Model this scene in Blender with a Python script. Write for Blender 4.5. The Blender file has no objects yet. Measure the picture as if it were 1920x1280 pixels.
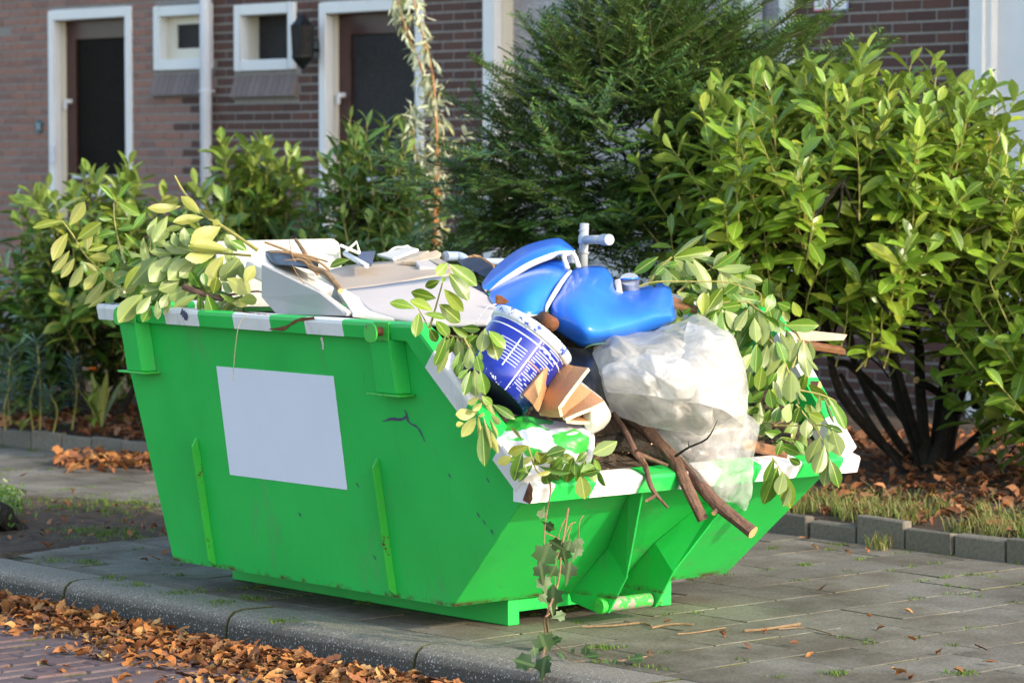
import bpy, bmesh, math, random
import numpy as np
from mathutils import Vector, Matrix, noise
random.seed(7)
rad = math.radians
# ------------------------------------------------------------------ camera, sky, sun
F_PX, YH, CAM_H, U1 = 5950., 290., 1.573, -5200.
PITCH = math.atan((640 - YH) / F_PX)
_n = math.hypot(U1, F_PX / math.cos(PITCH)); _a = U1 / _n; _b = F_PX / math.cos(PITCH) / _n
RT = Vector((_b, _a, 0)); FH = Vector((-_a, _b, 0)); ZZ = Vector((0, 0, 1))
FW = FH * math.cos(PITCH) - ZZ * math.sin(PITCH); UP = ZZ * math.cos(PITCH) + FH * math.sin(PITCH)
CAM = Vector((-6.914, -7.944, CAM_H))
scene = bpy.context.scene
COL = scene.collection
cd = bpy.data.cameras.new('camera'); cam = bpy.data.objects.new('camera', cd); COL.objects.link(cam)
m = Matrix((RT, UP, -FW)).transposed().to_4x4(); m.translation = CAM; cam.matrix_world = m
cd.sensor_width = 36; cd.lens = F_PX / 1920 * 36; cd.clip_end = 500; cd.clip_start = .1
cd.dof.use_dof = True; cd.dof.focus_distance = 10.5; cd.dof.aperture_fstop = 5.0
scene.camera = cam
SUN_EL = rad(24); SUN_DIR = Vector((.13, -1, 0)).normalized() * math.cos(SUN_EL) + ZZ * math.sin(SUN_EL)
w = bpy.data.worlds.new('World'); scene.world = w; w.use_nodes = True
nt = w.node_tree; bg = nt.nodes['Background']
sky = nt.nodes.new('ShaderNodeTexSky'); sky.sky_type = 'NISHITA'; sky.sun_disc = False
sky.sun_elevation = SUN_EL; sky.sun_rotation = math.atan2(SUN_DIR.x, SUN_DIR.y)
sky.air_density = 1.0; sky.dust_density = 1.6; sky.ozone_density = 1.0
nt.links.new(sky.outputs[0], bg.inputs[0]); bg.inputs[1].default_value = .15
sl = bpy.data.lights.new('sun', 'SUN'); sl.energy = 1.35; sl.angle = rad(.6); sl.color = (1, .90, .74)
so = bpy.data.objects.new('sun', sl); COL.objects.link(so)
so.rotation_euler = (-SUN_DIR).to_track_quat('-Z', 'Y').to_euler(); so.location = (2, -6, 6)
vs = scene.view_settings; vs.view_transform = 'Standard'; vs.look = 'None'; vs.gamma = 1; vs.exposure = 1.54

# ------------------------------------------------------------------ pixel -> place
def ray(x, y): return RT * (x - 960) + UP * (640 - y) + FW * F_PX
def PD(x, y, D): return CAM + ray(x, y) / F_PX * D
def PZ(x, y, z=0.):
    d = ray(x, y); return CAM + d * ((z - CAM.z) / d.z)
def PX(x, y, X):
    d = ray(x, y); return CAM + d * ((X - CAM.x) / d.x)
def PY(x, y, Y):
    d = ray(x, y); return CAM + d * ((Y - CAM.y) / d.y)
def Q(p):
    """(px, py, depth) or (px, py, 'Y', y) / 'X' / 'Z'"""
    if len(p) == 3: return PD(*p)
    return {'X': PX, 'Y': PY, 'Z': PZ}[p[2]](p[0], p[1], p[3])
def proj(P):
    v = Vector(P) - CAM; z = v.dot(FW); return 960 + F_PX * v.dot(RT) / z, 640 - F_PX * v.dot(UP) / z, z

# ------------------------------------------------------------------ objects
def tag(o, label=None, cat=None, group=None, kind=None):
    if label: o['label'] = label
    if cat: o['category'] = cat
    if group: o['group'] = group
    if kind: o['kind'] = kind
    return o
def empty(name, loc, label=None, cat=None, group=None):
    o = bpy.data.objects.new(name, None); COL.objects.link(o); o.location = loc; o.empty_display_size = .05
    tag(o, label, cat, group); o['_l'] = 1; del o['_l']
    return o
def link(name, me, parent=None, loc=None, mw=None):
    o = bpy.data.objects.new(name, me); COL.objects.link(o)
    if parent is not None:
        o.parent = parent
        base = WLOC.get(parent.name, Vector(parent.location))
        o.matrix_parent_inverse = Matrix.Identity(4)
        if mw is not None:
            mm = mw.copy(); mm.translation = mm.translation - base; o.matrix_basis = mm; WLOC[o.name] = mw.translation.copy()
        else:
            o.location = -base; WLOC[o.name] = Vector((0, 0, 0))
    elif mw is not None: o.matrix_basis = mw
    return o
WLOC = {}
def mesh(name, verts, faces, mats, idx=None, smooth=False, uv=None):
    me = bpy.data.meshes.new(name); me.from_pydata([tuple(v) for v in verts], [], faces); me.update()
    for mt in (mats if isinstance(mats, (list, tuple)) else [mats]): me.materials.append(mt)
    if idx is not None: me.polygons.foreach_set('material_index', idx)
    if smooth: me.polygons.foreach_set('use_smooth', [True] * len(me.polygons))
    if uv is not None:
        l = me.uv_layers.new(name='UVMap'); lv = [lo.vertex_index for lo in me.loops]
        l.data.foreach_set('uv', [c for i in lv for c in uv[i]])
    return me
class MB:
    """collects pieces that belong to ONE part"""
    def __init__(s): s.v = []; s.f = []; s.i = []
    def add(s, v, f, mi=0):
        o = len(s.v); s.v += [Vector(a) for a in v]; s.f += [tuple(o + k for k in q) for q in f]; s.i += [mi] * len(f); return s
    def box(s, c, size, mi=0, rot=None):
        x, y, z = [k / 2 for k in size]
        vs_ = [Vector((a * x, b * y, d * z)) for a in (-1, 1) for b in (-1, 1) for d in (-1, 1)]
        if rot is not None: vs_ = [rot @ q for q in vs_]
        c = Vector(c)
        return s.add([c + q for q in vs_], [(0, 1, 3, 2), (4, 6, 7, 5), (0, 4, 5, 1), (2, 3, 7, 6), (0, 2, 6, 4), (1, 5, 7, 3)], mi)
    def span(s, x0, x1, y0, y1, z0, z1, mi=0): return s.box(((x0 + x1) / 2, (y0 + y1) / 2, (z0 + z1) / 2), (abs(x1 - x0), abs(y1 - y0), abs(z1 - z0)), mi)
    def prism(s, pts, off, mi=0):
        n = len(pts); pts = [Vector(p) for p in pts]; off = Vector(off)
        nn = (pts[1] - pts[0]).cross(pts[2] - pts[0])
        if nn.dot(off) > 0: pts = pts[::-1]
        return s.add(pts + [p + off for p in pts], [tuple(range(n)), tuple(range(2 * n - 1, n - 1, -1))] + [(i, i + n, (i + 1) % n + n, (i + 1) % n) for i in range(n)], mi)
    def tube(s, pts, r, n=8, mi=0, cap=1, capmi=None, smooth=0, wob=0):
        pts = [Vector(p) for p in pts]; rr = r if isinstance(r, (list, tuple)) else [r] * len(pts)
        if smooth and len(pts) > 2: pts, rr = catmull(pts, rr, smooth)
        o = len(s.v); t0 = (pts[1] - pts[0]).normalized(); u = t0.orthogonal().normalized(); k = len(pts)
        for i, p in enumerate(pts):
            t = (pts[min(i + 1, k - 1)] - pts[max(i - 1, 0)]).normalized()
            u = (u - t * u.dot(t)); u = u.normalized() if u.length > 1e-6 else t.orthogonal().normalized(); b = t.cross(u)
            for j in range(n):
                a = 2 * math.pi * j / n; q = rr[i]
                if wob: q *= 1 + wob * noise.noise(p * 22 + Vector((math.cos(a), math.sin(a), 0)) * 1.3)
                s.v.append(p + (u * math.cos(a) + b * math.sin(a)) * q)
        for i in range(k - 1):
            for j in range(n):
                s.f.append((o + i * n + j, o + i * n + (j + 1) % n, o + (i + 1) * n + (j + 1) % n, o + (i + 1) * n + j)); s.i.append(mi)
        if cap:
            cm = mi if capmi is None else capmi
            s.f.append(tuple(o + j for j in range(n))[::-1]); s.i.append(cm)
            s.f.append(tuple(o + (k - 1) * n + j for j in range(n))); s.i.append(cm)
        return s
    def build(s, name, mats, parent=None, smooth=False, bevel=0, seg=2, label=None):
        me = mesh(name, s.v, s.f, mats, s.i, smooth)
        o = link(name, me, parent)
        if bevel:
            bm = bmesh.new(); bm.from_mesh(me); bmesh.ops.remove_doubles(bm, verts=bm.verts, dist=1e-5)
            bmesh.ops.recalc_face_normals(bm, faces=bm.faces)
            es = [e for e in bm.edges if len(e.link_faces) == 2 and e.calc_face_angle(0) > .35]
            bmesh.ops.bevel(bm, geom=es, offset=bevel, segments=seg, affect='EDGES', profile=.5); bm.to_mesh(me); bm.free()
        if smooth and not bevel: pass
        if label: o['label'] = label
        return o
def catmull(pts, rr, n):
    P = [pts[0] * 2 - pts[1]] + pts + [pts[-1] * 2 - pts[-2]]; out = []; ro = []
    for i in range(len(pts) - 1):
        a, b, c, d = P[i:i + 4]
        for j in range(n):
            t = j / n
            out.append(.5 * ((2 * b) + (c - a) * t + (2 * a - 5 * b + 4 * c - d) * t * t + (3 * b - a - 3 * c + d) * t ** 3)); ro.append(rr[i] + (rr[i + 1] - rr[i]) * t)
    return out + [pts[-1]], ro + [rr[-1]]

# ------------------------------------------------------------------ materials
class NT:
    def __init__(s, name):
        s.m = bpy.data.materials.new(name); s.m.use_nodes = True; s.t = s.m.node_tree; s.b = s.t.nodes['Principled BSDF']; s.o = s.t.nodes['Material Output']
    def n(s, typ, **kw):
        x = s.t.nodes.new('ShaderNode' + typ)
        for k, v in kw.items():
            if k in x.inputs: x.inputs[k].default_value = v
            else: setattr(x, k, v)
        return x
    def l(s, a, b): s.t.links.new(a, b)
    def coord(s, scale=(1, 1, 1), kind='Object'):
        c = s.n('TexCoord'); mp = s.n('Mapping'); mp.inputs['Scale'].default_value = scale; s.l(c.outputs[kind], mp.inputs[0]); return mp.outputs[0]
    def noise(s, scale, detail=4, rough=.55, vec=None, dist=0):
        x = s.n('TexNoise'); x.inputs['Scale'].default_value = scale; x.inputs['Detail'].default_value = detail; x.inputs['Roughness'].default_value = rough; x.inputs['Distortion'].default_value = dist
        s.l(vec if vec is not None else s.coord(), x.inputs['Vector']); return x.outputs['Fac']
    def ramp(s, fac, stops):
        x = s.n('ValToRGB'); e = x.color_ramp.elements
        while len(e) < len(stops): e.new(.5)
        for el, (p, c) in zip(e, stops): el.position = p; el.color = c if len(c) == 4 else (*c, 1)
        s.l(fac, x.inputs[0]); return x.outputs[0]
    def mix(s, fac, a, b, mode='MIX'):
        x = s.n('Mix', data_type='RGBA', blend_type=mode)
        for sock, v in ((x.inputs[0], fac), (x.inputs[6], a), (x.inputs[7], b)):
            if isinstance(v, (int, float)): sock.default_value = v
            elif isinstance(v, (tuple, list)): sock.default_value = v if len(v) == 4 else (*v, 1)
            else: s.l(v, sock)
        return x.outputs[2]
    def math(s, op, a, b=None):
        x = s.n('Math', operation=op)
        for i, v in enumerate((a, b)):
            if v is None: continue
            if isinstance(v, (int, float)): x.inputs[i].default_value = v
            else: s.l(v, x.inputs[i])
        return x.outputs[0]
    def rnd(s):
        oi = s.n('ObjectInfo'); g = s.n('NewGeometry'); return s.math('FRACT', s.math('ADD', oi.outputs['Random'], g.outputs['Random Per Island']))
    def bump(s, h, strength=.3, dist=.01):
        x = s.n('Bump'); x.inputs['Strength'].default_value = strength; x.inputs['Distance'].default_value = dist; s.l(h, x.inputs['Height']); s.l(x.outputs[0], s.b.inputs['Normal'])
    def base(s, c, rough=.5, spec=.5, metal=0):
        if isinstance(c, (tuple, list)): s.b.inputs['Base Color'].default_value = (*c[:3], 1)
        else: s.l(c, s.b.inputs['Base Color'])
        if isinstance(rough, (int, float)): s.b.inputs['Roughness'].default_value = rough
        else: s.l(rough, s.b.inputs['Roughness'])
        s.b.inputs['Specular IOR Level'].default_value = spec; s.b.inputs['Metallic'].default_value = metal
        return s.m
def sc(c, k): return tuple(min(1, max(0, q * k)) for q in c)
def simple(name, c, rough=.55, var=.25, scale=9, bump=.15, spec=.4, fine=60, dist=.004):
    t = NT(name); v = t.coord(); n1 = t.noise(scale, 5, .6, v); n2 = t.noise(fine, 4, .6, v)
    col = t.ramp(n1, [(.3, sc(c, 1 - var)), (.7, sc(c, 1 + var))]); col = t.mix(.35, col, t.ramp(n2, [(.3, sc(c, 1 - var)), (.7, sc(c, 1 + var))]))
    t.bump(n2, bump, dist); return t.base(col, rough, spec)
def pieces(name, cols, rough=.8, fine=90, amp=.35, bump=.5, dist=.003, spec=.25, spots=None):
    """colour differs from piece to piece"""
    t = NT(name); r = t.rnd(); v = t.coord()
    n1 = t.noise(fine, 6, .7, v); n2 = t.noise(7, 3, .5, t.coord(kind='Generated'))
    x = t.n('ValToRGB'); x.color_ramp.interpolation = 'LINEAR'; e = x.color_ramp.elements
    while len(e) < len(cols): e.new(.5)
    for k, c in enumerate(cols): e[k].position = k / (len(cols) - 1); e[k].color = (*c, 1)
    t.l(r, x.inputs[0]); g = t.ramp(n1, [(.25, (1 - amp,) * 3), (.75, (1 + amp,) * 3)])
    col = t.mix(1, x.outputs[0], g, 'MULTIPLY')
    if spots:
        sp = t.noise(spots[1], 2, .5, v); col = t.mix(t.ramp(sp, [(spots[2], (0, 0, 0)), (spots[2] + .06, (1, 1, 1))]), col, spots[0])
    t.bump(n1, bump, dist); return t.base(col, rough, spec)
def leafmat(name, up, back, vary=.35, rough=.32, yellow=None, trans=.25, rib=(.42, .5, .12), seed=0):
    t = NT(name); r = t.rnd(); g = t.n('NewGeometry'); uv = t.n('UVMap'); sp = t.n('SeparateXYZ'); t.l(uv.outputs[0], sp.inputs[0])
    dx = t.math('ABSOLUTE', t.math('SUBTRACT', sp.outputs[0], .5))
    ribm = t.ramp(dx, [(.018, (1, 1, 1)), (.045, (0, 0, 0))])
    vein = t.n('TexWave'); vein.inputs['Scale'].default_value = 5.5; vein.inputs['Distortion'].default_value = .5; vein.bands_direction = 'Y'
    cb = t.n('CombineXYZ'); t.l(sp.outputs[0], cb.inputs[0]); t.l(t.math('SUBTRACT', sp.outputs[1], t.math('MULTIPLY', dx, .55)), cb.inputs[1]); t.l(cb.outputs[0], vein.inputs[0])
    st = [(0, sc(up, 1 - vary)), (.55, up), (.85, sc(up, 1 + vary * .8))]
    if yellow: st = [(0, sc(up, 1 - vary)), (.5, up), (.8, sc(up, 1 + vary * .6)), (.97, yellow)]
    uc = t.ramp(r, st); uc = t.mix(t.math('MULTIPLY', vein.outputs['Fac'], .16), uc, sc(up, 1.9))
    bc = t.ramp(r, [(0, sc(back, .8)), (1, sc(back, 1.2))])
    nz = t.noise(38, 3, .5, t.coord()); uc = t.mix(1, uc, t.ramp(nz, [(.3, (.82,) * 3), (.7, (1.15,) * 3)]), 'MULTIPLY')
    c = t.mix(g.outputs['Backfacing'], uc, bc); c = t.mix(t.math('MULTIPLY', ribm, .75), c, rib)
    t.bump(vein.outputs['Fac'], .08, .002)
    t.base(c, rough, .45); tr = t.n('BsdfTranslucent'); t.l(t.mix(1, c, (1.5, 1.5, .6), 'MULTIPLY'), tr.inputs[0]); mx = t.n('MixShader'); mx.inputs[0].default_value = trans
    t.l(t.b.outputs[0], mx.inputs[1]); t.l(tr.outputs[0], mx.inputs[2]); t.l(mx.outputs[0], t.o.inputs[0]); return t.m
def paint(name, c, chip=(.10, .045, .02), amount=.70, dirt=.12, rough=.34):
    t = NT(name); v = t.coord(); n0 = t.noise(2.3, 4, .6, v); n1 = t.noise(24, 7, .75, v); n2 = t.noise(7, 4, .7, t.coord((1, 1, .28)))
    col = t.ramp(n0, [(.3, sc(c, 1 - dirt)), (.7, sc(c, 1 + dirt * .5))])
    drt = t.ramp(n2, [(.56, (0, 0, 0)), (.74, (1, 1, 1))]); col = t.mix(t.math('MULTIPLY', drt, .28), col, sc(c, .66))
    fs = t.noise(130, 3, .6, v); col = t.mix(t.math('MULTIPLY', t.ramp(fs, [(.66, (0, 0, 0)), (.72, (1, 1, 1))]), .5), col, sc(c, .45))
    ch = t.ramp(n1, [(amount, (0, 0, 0)), (amount + .015, (1, 1, 1))]); col = t.mix(ch, col, chip)
    sp = t.n('SeparateXYZ'); t.l(v, sp.inputs[0]); low = t.ramp(sp.outputs[2], [(.0905, (0, 0, 0)), (.0915, (1, 1, 1)), (.098, (1, 1, 1)), (.112, (0, 0, 0))])
    col = t.mix(t.math('MULTIPLY', low, t.ramp(t.noise(9, 6, .75, v), [(.46, (0, 0, 0)), (.58, (1, 1, 1))])), col, sc(chip, .9))
    sm = t.noise(3.2, 6, .7, t.coord((1, 2.2, .6)), .7); col = t.mix(t.math('MULTIPLY', t.ramp(sm, [(.57, (0, 0, 0)), (.68, (1, 1, 1))]), .34), col, (.15, .22, .14))
    sc2 = t.noise(16, 3, .6, t.coord((1, 7, .7)), 1.5); col = t.mix(t.math('MULTIPLY', t.ramp(sc2, [(.70, (0, 0, 0)), (.715, (1, 1, 1))]), .55), col, sc(c, .4))
    t.bump(t.math('ADD', t.noise(1.8, 2, .5, v), t.math('MULTIPLY', t.noise(70, 3, .5, v), .02)), .35, .03)
    return t.base(col, t.ramp(n0, [(.2, (rough - .06,) * 3), (.8, (rough + .14,) * 3)]), .4)
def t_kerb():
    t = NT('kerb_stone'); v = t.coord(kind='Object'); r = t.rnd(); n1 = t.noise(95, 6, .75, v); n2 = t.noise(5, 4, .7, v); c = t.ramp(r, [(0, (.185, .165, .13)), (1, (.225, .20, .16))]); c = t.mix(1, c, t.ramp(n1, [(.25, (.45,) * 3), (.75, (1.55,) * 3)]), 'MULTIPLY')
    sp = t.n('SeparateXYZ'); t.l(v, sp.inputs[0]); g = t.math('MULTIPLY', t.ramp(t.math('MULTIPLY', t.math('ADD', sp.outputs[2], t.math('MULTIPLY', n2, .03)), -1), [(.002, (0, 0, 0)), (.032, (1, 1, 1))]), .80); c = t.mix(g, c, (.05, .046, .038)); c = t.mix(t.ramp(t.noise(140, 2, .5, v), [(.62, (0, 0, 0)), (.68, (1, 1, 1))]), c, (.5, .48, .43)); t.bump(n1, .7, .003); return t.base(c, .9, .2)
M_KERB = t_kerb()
GREEN = (.023, .53, .085); WHITE = (.80, .79, .77)
M = {}
M['green'] = paint('green_paint', GREEN, amount=.735); M['white'] = paint('white_paint', WHITE, amount=.69, dirt=.08)
M['greenworn'] = paint('worn_green_paint', (.05, .50, .06), amount=.60); M['pin'] = paint('worn_bar', (.045, .45, .06), chip=(.32, .27, .23), amount=.50)
M['rust'] = simple('rust', (.16, .06, .025), .85, .5, 30, .6); M['dark'] = simple('dark_gap', (.012, .011, .010), .9, .3)
M['label'] = simple('label_sheet', (.78, .81, .90), .45, .025, 3, .02); M['scratch'] = simple('scratch', (.07, .07, .13), .7, .5, 60)
M['tile'] = pieces('paving_tile', [(.165, .147, .116), (.195, .174, .138), (.22, .198, .158), (.178, .162, .134)], .88, 85, .5, .8, .004, .2, ((.38, .36, .32), 120, .69))
def stain(mat):
    t = mat.node_tree; b = t.nodes['Principled BSDF']; src = b.inputs['Base Color'].links[0].from_socket; g = t.nodes.new('ShaderNodeNewGeometry'); n = t.nodes.new('ShaderNodeTexNoise'); n.inputs['Scale'].default_value = 1.7; n.inputs['Detail'].default_value = 7; n.inputs['Roughness'].default_value = .7; t.links.new(g.outputs['Position'], n.inputs['Vector'])
    r = t.nodes.new('ShaderNodeValToRGB'); r.color_ramp.elements[0].position = .36; r.color_ramp.elements[0].color = (.52, .47, .40, 1); r.color_ramp.elements[1].position = .60; r.color_ramp.elements[1].color = (1.08, 1.08, 1.06, 1); t.links.new(n.outputs['Fac'], r.inputs[0])
    x = t.nodes.new('ShaderNodeMix'); x.data_type = 'RGBA'; x.blend_type = 'MULTIPLY'; x.inputs[0].default_value = 1; t.links.new(src, x.inputs[6]); t.links.new(r.outputs[0], x.inputs[7]); t.links.new(x.outputs[2], b.inputs['Base Color'])
stain(M['tile'])
M['kerb_'] = pieces('kerb_stone', [(.17, .16, .142), (.20, .19, .17), (.18, .172, .155)], .88, 170, .55, .7, .003, .25, ((.55, .53, .48), 150, .60))
M['edging'] = pieces('edging_block', [(.17, .148, .112), (.20, .175, .135), (.15, .132, .102)], .9, 70, .35, .6, .004)
M['roadbrick'] = pieces('road_brick', [(.12, .085, .085), (.15, .108, .108), (.10, .072, .076), (.155, .095, .088)], .8, 60, .4, .6, .004)
M['brickR'] = pieces('dark_brick', [(.082, .046, .038), (.10, .056, .045), (.13, .064, .048), (.09, .055, .047)], .85, 45, .35, .5, .004)
M['brickL'] = pieces('red_brick', [(.25, .145, .115), (.30, .175, .14), (.32, .165, .12), (.22, .135, .115)], .85, 45, .3, .5, .004)
M['mortar'] = simple('mortar', (.27, .245, .22), .95, .2, 30); M['sillbrick'] = pieces('sill_tile', [(.17, .135, .125), (.21, .17, .155), (.19, .15, .14)], .8)
M['frame'] = simple('white_frame', (.76, .76, .74), .4, .05, 4, .03); M['cream'] = simple('cream_frame', (.74, .68, .55), .45, .06, 4, .03)
M['door'] = simple('dark_red_wood', (.055, .018, .014), .35, .3, 12, .1); M['metal'] = simple('black_iron', (.008, .01, .009), .4, .2)
M['zinc'] = simple('pipe_zinc', (.62, .66, .72), .45, .08, 5, .05); M['soil'] = simple('soil', (.115, .085, .06), .95, .6, 14, 1.0, .2, 120, .02)
def t_joint():
    t = NT('joint_bed'); v = t.coord(); a = t.noise(2.2, 4, .6, v); b = t.noise(60, 5, .7, v)
    c = t.mix(t.ramp(a, [(.38, (0, 0, 0)), (.55, (1, 1, 1))]), (.055, .046, .034), (.085, .095, .026)); c = t.mix(1, c, t.ramp(b, [(.3, (.5,) * 3), (.7, (1.4,) * 3)]), 'MULTIPLY')
    t.bump(b, .8, .006); return t.base(c, .95, .2)
M['joint'] = t_joint()
def t_glass(name, c, rough, alpha=0):
    t = NT(name); v = t.coord((1, 14, 14)); b = t.noise(4, 3, .6, v); t.bump(b, .5, .01); return t.base(t.ramp(b, [(.3, sc(c, .6)), (.7, sc(c, 1.4))]), rough, alpha or .8)
M['glassdark'] = t_glass('figured_glass_dark', (.010, .008, .006), .6, .06); M['glass'] = t_glass('figured_glass', (.030, .028, .028), .5, .12); M['glasswin'] = t_glass('window_glass', (.34, .32, .33), .08)
M['curtain'] = simple('curtain', (.62, .58, .56), .9, .2, 6, .2); M['redcloth'] = simple('red_cloth', (.28, .05, .03), .8, .3)
M['bark'] = simple('dark_bark', (.030, .025, .019), .9, .5, 25, .9, .2, 90, .01); M['barkr'] = simple('red_brown_bark', (.15, .085, .058), .8, .45, 40, .7, .25, 130, .006)
M['twig'] = simple('dry_twig', (.24, .15, .075), .75, .35, 30, .4); M['cut'] = simple('cut_wood', (.62, .38, .17), .8, .2, 30, .3); M['paletwig'] = simple('pale_cut', (.75, .62, .42), .8, .15, 30, .3)
M['greenstem'] = simple('green_stem', (.30, .27, .07), .6, .2, 30, .2); M['orangestem'] = simple('orange_stem', (.42, .17, .05), .6, .2, 30, .2)
M['laurel'] = leafmat('laurel_leaf', (.135, .235, .020), (.22, .30, .07), .55, .28, (.34, .37, .04), .2)
M['laurelcut'] = leafmat('cut_laurel_leaf', (.085, .185, .022), (.235, .30, .10), .4, .33, (.22, .28, .04), .18)
M['laurelyel'] = leafmat('wilted_laurel_leaf', (.17, .215, .03), (.33, .34, .095), .35, .4, (.34, .33, .07), .2)
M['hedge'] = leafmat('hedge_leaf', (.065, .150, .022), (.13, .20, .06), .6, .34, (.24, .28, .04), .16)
M['hedgetop'] = leafmat('hedge_toplit_bright_leaf', (.14, .215, .024), (.20, .27, .07), .5, .36, (.36, .36, .04), .2)  # brighter green: overhead light painted into shrub tops; plain colour on small bed plants
M['yew'] = leafmat('yew_needle', (.068, .150, .032), (.12, .20, .055), .6, .42, (.19, .26, .04), .18, (.06, .12, .03))
M['euph'] = leafmat('spurge_leaf', (.055, .115, .095), (.13, .19, .14), .3, .5, None, .1, (.11, .17, .13)); M['pale'] = leafmat('silver_leaf', (.42, .46, .32), (.55, .56, .42), .4, .5, (.5, .45, .1), .25, (.5, .5, .35))
M['ivy'] = leafmat('ivy_leaf', (.024, .062, .014), (.15, .21, .10), .4, .6, None, .12, (.08, .13, .04)); M['calend'] = simple('orange_petal', (.80, .22, .02), .6, .15)
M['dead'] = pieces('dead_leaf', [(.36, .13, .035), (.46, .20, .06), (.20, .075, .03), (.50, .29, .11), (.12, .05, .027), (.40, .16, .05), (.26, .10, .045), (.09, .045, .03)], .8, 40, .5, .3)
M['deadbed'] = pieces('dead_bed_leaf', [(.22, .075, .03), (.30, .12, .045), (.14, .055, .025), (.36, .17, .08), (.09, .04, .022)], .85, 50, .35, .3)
M['grass'] = pieces('grass_blade', [(.10, .17, .025), (.16, .22, .035), (.34, .27, .11), (.09, .15, .03), (.36, .28, .13)], .7, 30, .2, .1)
M['moss'] = pieces('moss_tuft', [(.09, .16, .02), (.13, .21, .03), (.07, .12, .02)], .9, 60, .3, .4)
# ------------------------------------------------------------------ shared leaf shapes
def leaf_shape(nl, nw, wid, fold, curl, tip=1.0, twist=0.):
    """unit leaf along +Y, upper side +Z"""
    v = []; f = []; uv = []
    for i in range(nl + 1):
        t = 1 - (1 - i / nl) ** 1.45 if tip else i / nl; ww = wid * .5 * max(.02, (t ** .75) * (1 - t ** 3.2) / .545) if tip else wid * .5 * (math.sin(math.pi * min(1, t ** .85 * .98 + .015)) ** .72)
        if i == nl: ww = wid * .02
        for j in range(-nw, nw + 1):
            a = j / nw; x = a * ww; z = abs(x) * fold - curl * t * t + twist * x * t
            z += .012 * math.sin(t * 21 + j) * abs(a)
            v.append((x * math.cos(fold * .5), t, z)); uv.append((.5 + a * .5 * (ww / (wid * .5)), t))
    n = 2 * nw + 1
    for i in range(nl):
        for j in range(2 * nw): f.append((i * n + j, i * n + j + 1, (i + 1) * n + j + 1, (i + 1) * n + j))
    return v, f, uv
def leaf_mats(shapes, mat, nm='leaf'): return [mesh(nm, v, f, mat, smooth=True, uv=uv) for v, f, uv in shapes]
LSH = [leaf_shape(7, 2, .40, .35, .10), leaf_shape(7, 2, .44, .18, .20), leaf_shape(7, 2, .38, .6, .14), leaf_shape(7, 2, .42, .25, -.08), leaf_shape(7, 2, .40, .12, .30, 1, .5)]
LLOW = [leaf_shape(5, 1, .42, .35, .12), leaf_shape(5, 1, .45, .2, .22), leaf_shape(5, 1, .38, .55, .1)]
NLOW = [leaf_shape(4, 1, .27, .35, .15, 0), leaf_shape(4, 1, .30, .25, .25, 0)]
def leaf_mw(base, tip, nrm, wscale=1.):
    y = (tip - base); L = y.length; y = y / L; x = y.cross(nrm)
    if x.length < 1e-4: x = y.orthogonal()
    x.normalize(); z = x.cross(y)
    return Matrix(((x.x * L * wscale, y.x * L, z.x * L, base.x), (x.y * L * wscale, y.y * L, z.y * L, base.y), (x.z * L * wscale, y.z * L, z.z * L, base.z), (0, 0, 0, 1)))
class Leaves:
    """many leaves joined into one part"""
    def __init__(s): s.V = []; s.F = []; s.UV = []; s.n = 0; s.I = []
    def add(s, shape, mw, mi=0):
        v, f, uv = shape; A = np.array(mw)[:3]; P = np.c_[np.array(v), np.ones(len(v))] @ A.T
        s.V.append(P); s.UV += uv; s.F += [tuple(k + s.n for k in q) for q in f]; s.n += len(v); s.I += [mi] * len(f)
    def build(s, name, mats, parent=None, kind='stuff'):
        me = mesh(name, np.concatenate(s.V).tolist(), s.F, mats, s.I, True, s.UV); o = link(name, me, parent)
        if kind: o['kind'] = kind
        return o
def rv(s=1.): return Vector((random.uniform(-s, s), random.uniform(-s, s), random.uniform(-s, s)))

# ------------------------------------------------------------------ ground, pavement, kerb, road, garden
def sheet(name, x0, x1, y0, y1, z, mat, nx=2, ny=2, amp=0, fr=3, zf=None):
    v = []; f = []
    for i in range(nx + 1):
        for j in range(ny + 1):
            x = x0 + (x1 - x0) * i / nx; y = y0 + (y1 - y0) * j / ny
            v.append((x, y, (zf(x, y) if zf else z) + (amp * noise.noise(Vector((x * fr, y * fr, 1.7))) if amp else 0)))
    for i in range(nx):
        for j in range(ny): a = i * (ny + 1) + j; f.append((a, a + ny + 1, a + ny + 2, a + 1))
    return link(name, mesh(name, v, f, mat, smooth=bool(amp)))
ground = tag(sheet('ground', -60, 60, -60, 60, -.20, M['soil']), kind='structure')
ROADZ = -.105
road = tag(sheet('road', -14, -.45, -20, 24, ROADZ - .012, M['joint'], 30, 60, .004), kind='structure')
pave = tag(sheet('pavement', -.40, 2.75, -20, 24, -.0045, M['joint'], 60, 500, .0018, 9), kind='structure')
def gz(x, y):
    k = min(1, max(0, (x - edge_x(y)) / 1.2)); return .07 + .06 * k
def edge_x(y): return 2.62 - .03 * max(0, y - 2) - .012 * max(0, y - 2) ** 1.5 if y > 2 else 2.62
garden = sheet('garden_bed', 0, 1, -12, 22, 0, M['soil'], 60, 200)
for q in garden.data.vertices:
    e = edge_x(q.co.y) - .01; q.co.x = e + (6.7 - e) * q.co.x; q.co.z = gz(q.co.x, q.co.y) + .018 * noise.noise(q.co * 7)
tag(garden, kind='structure')
def vis(p, m=60):
    x, y, z = proj(p); return z > 0 and -m < x < 1920 + m and -m < y < 1280 + m
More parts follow.
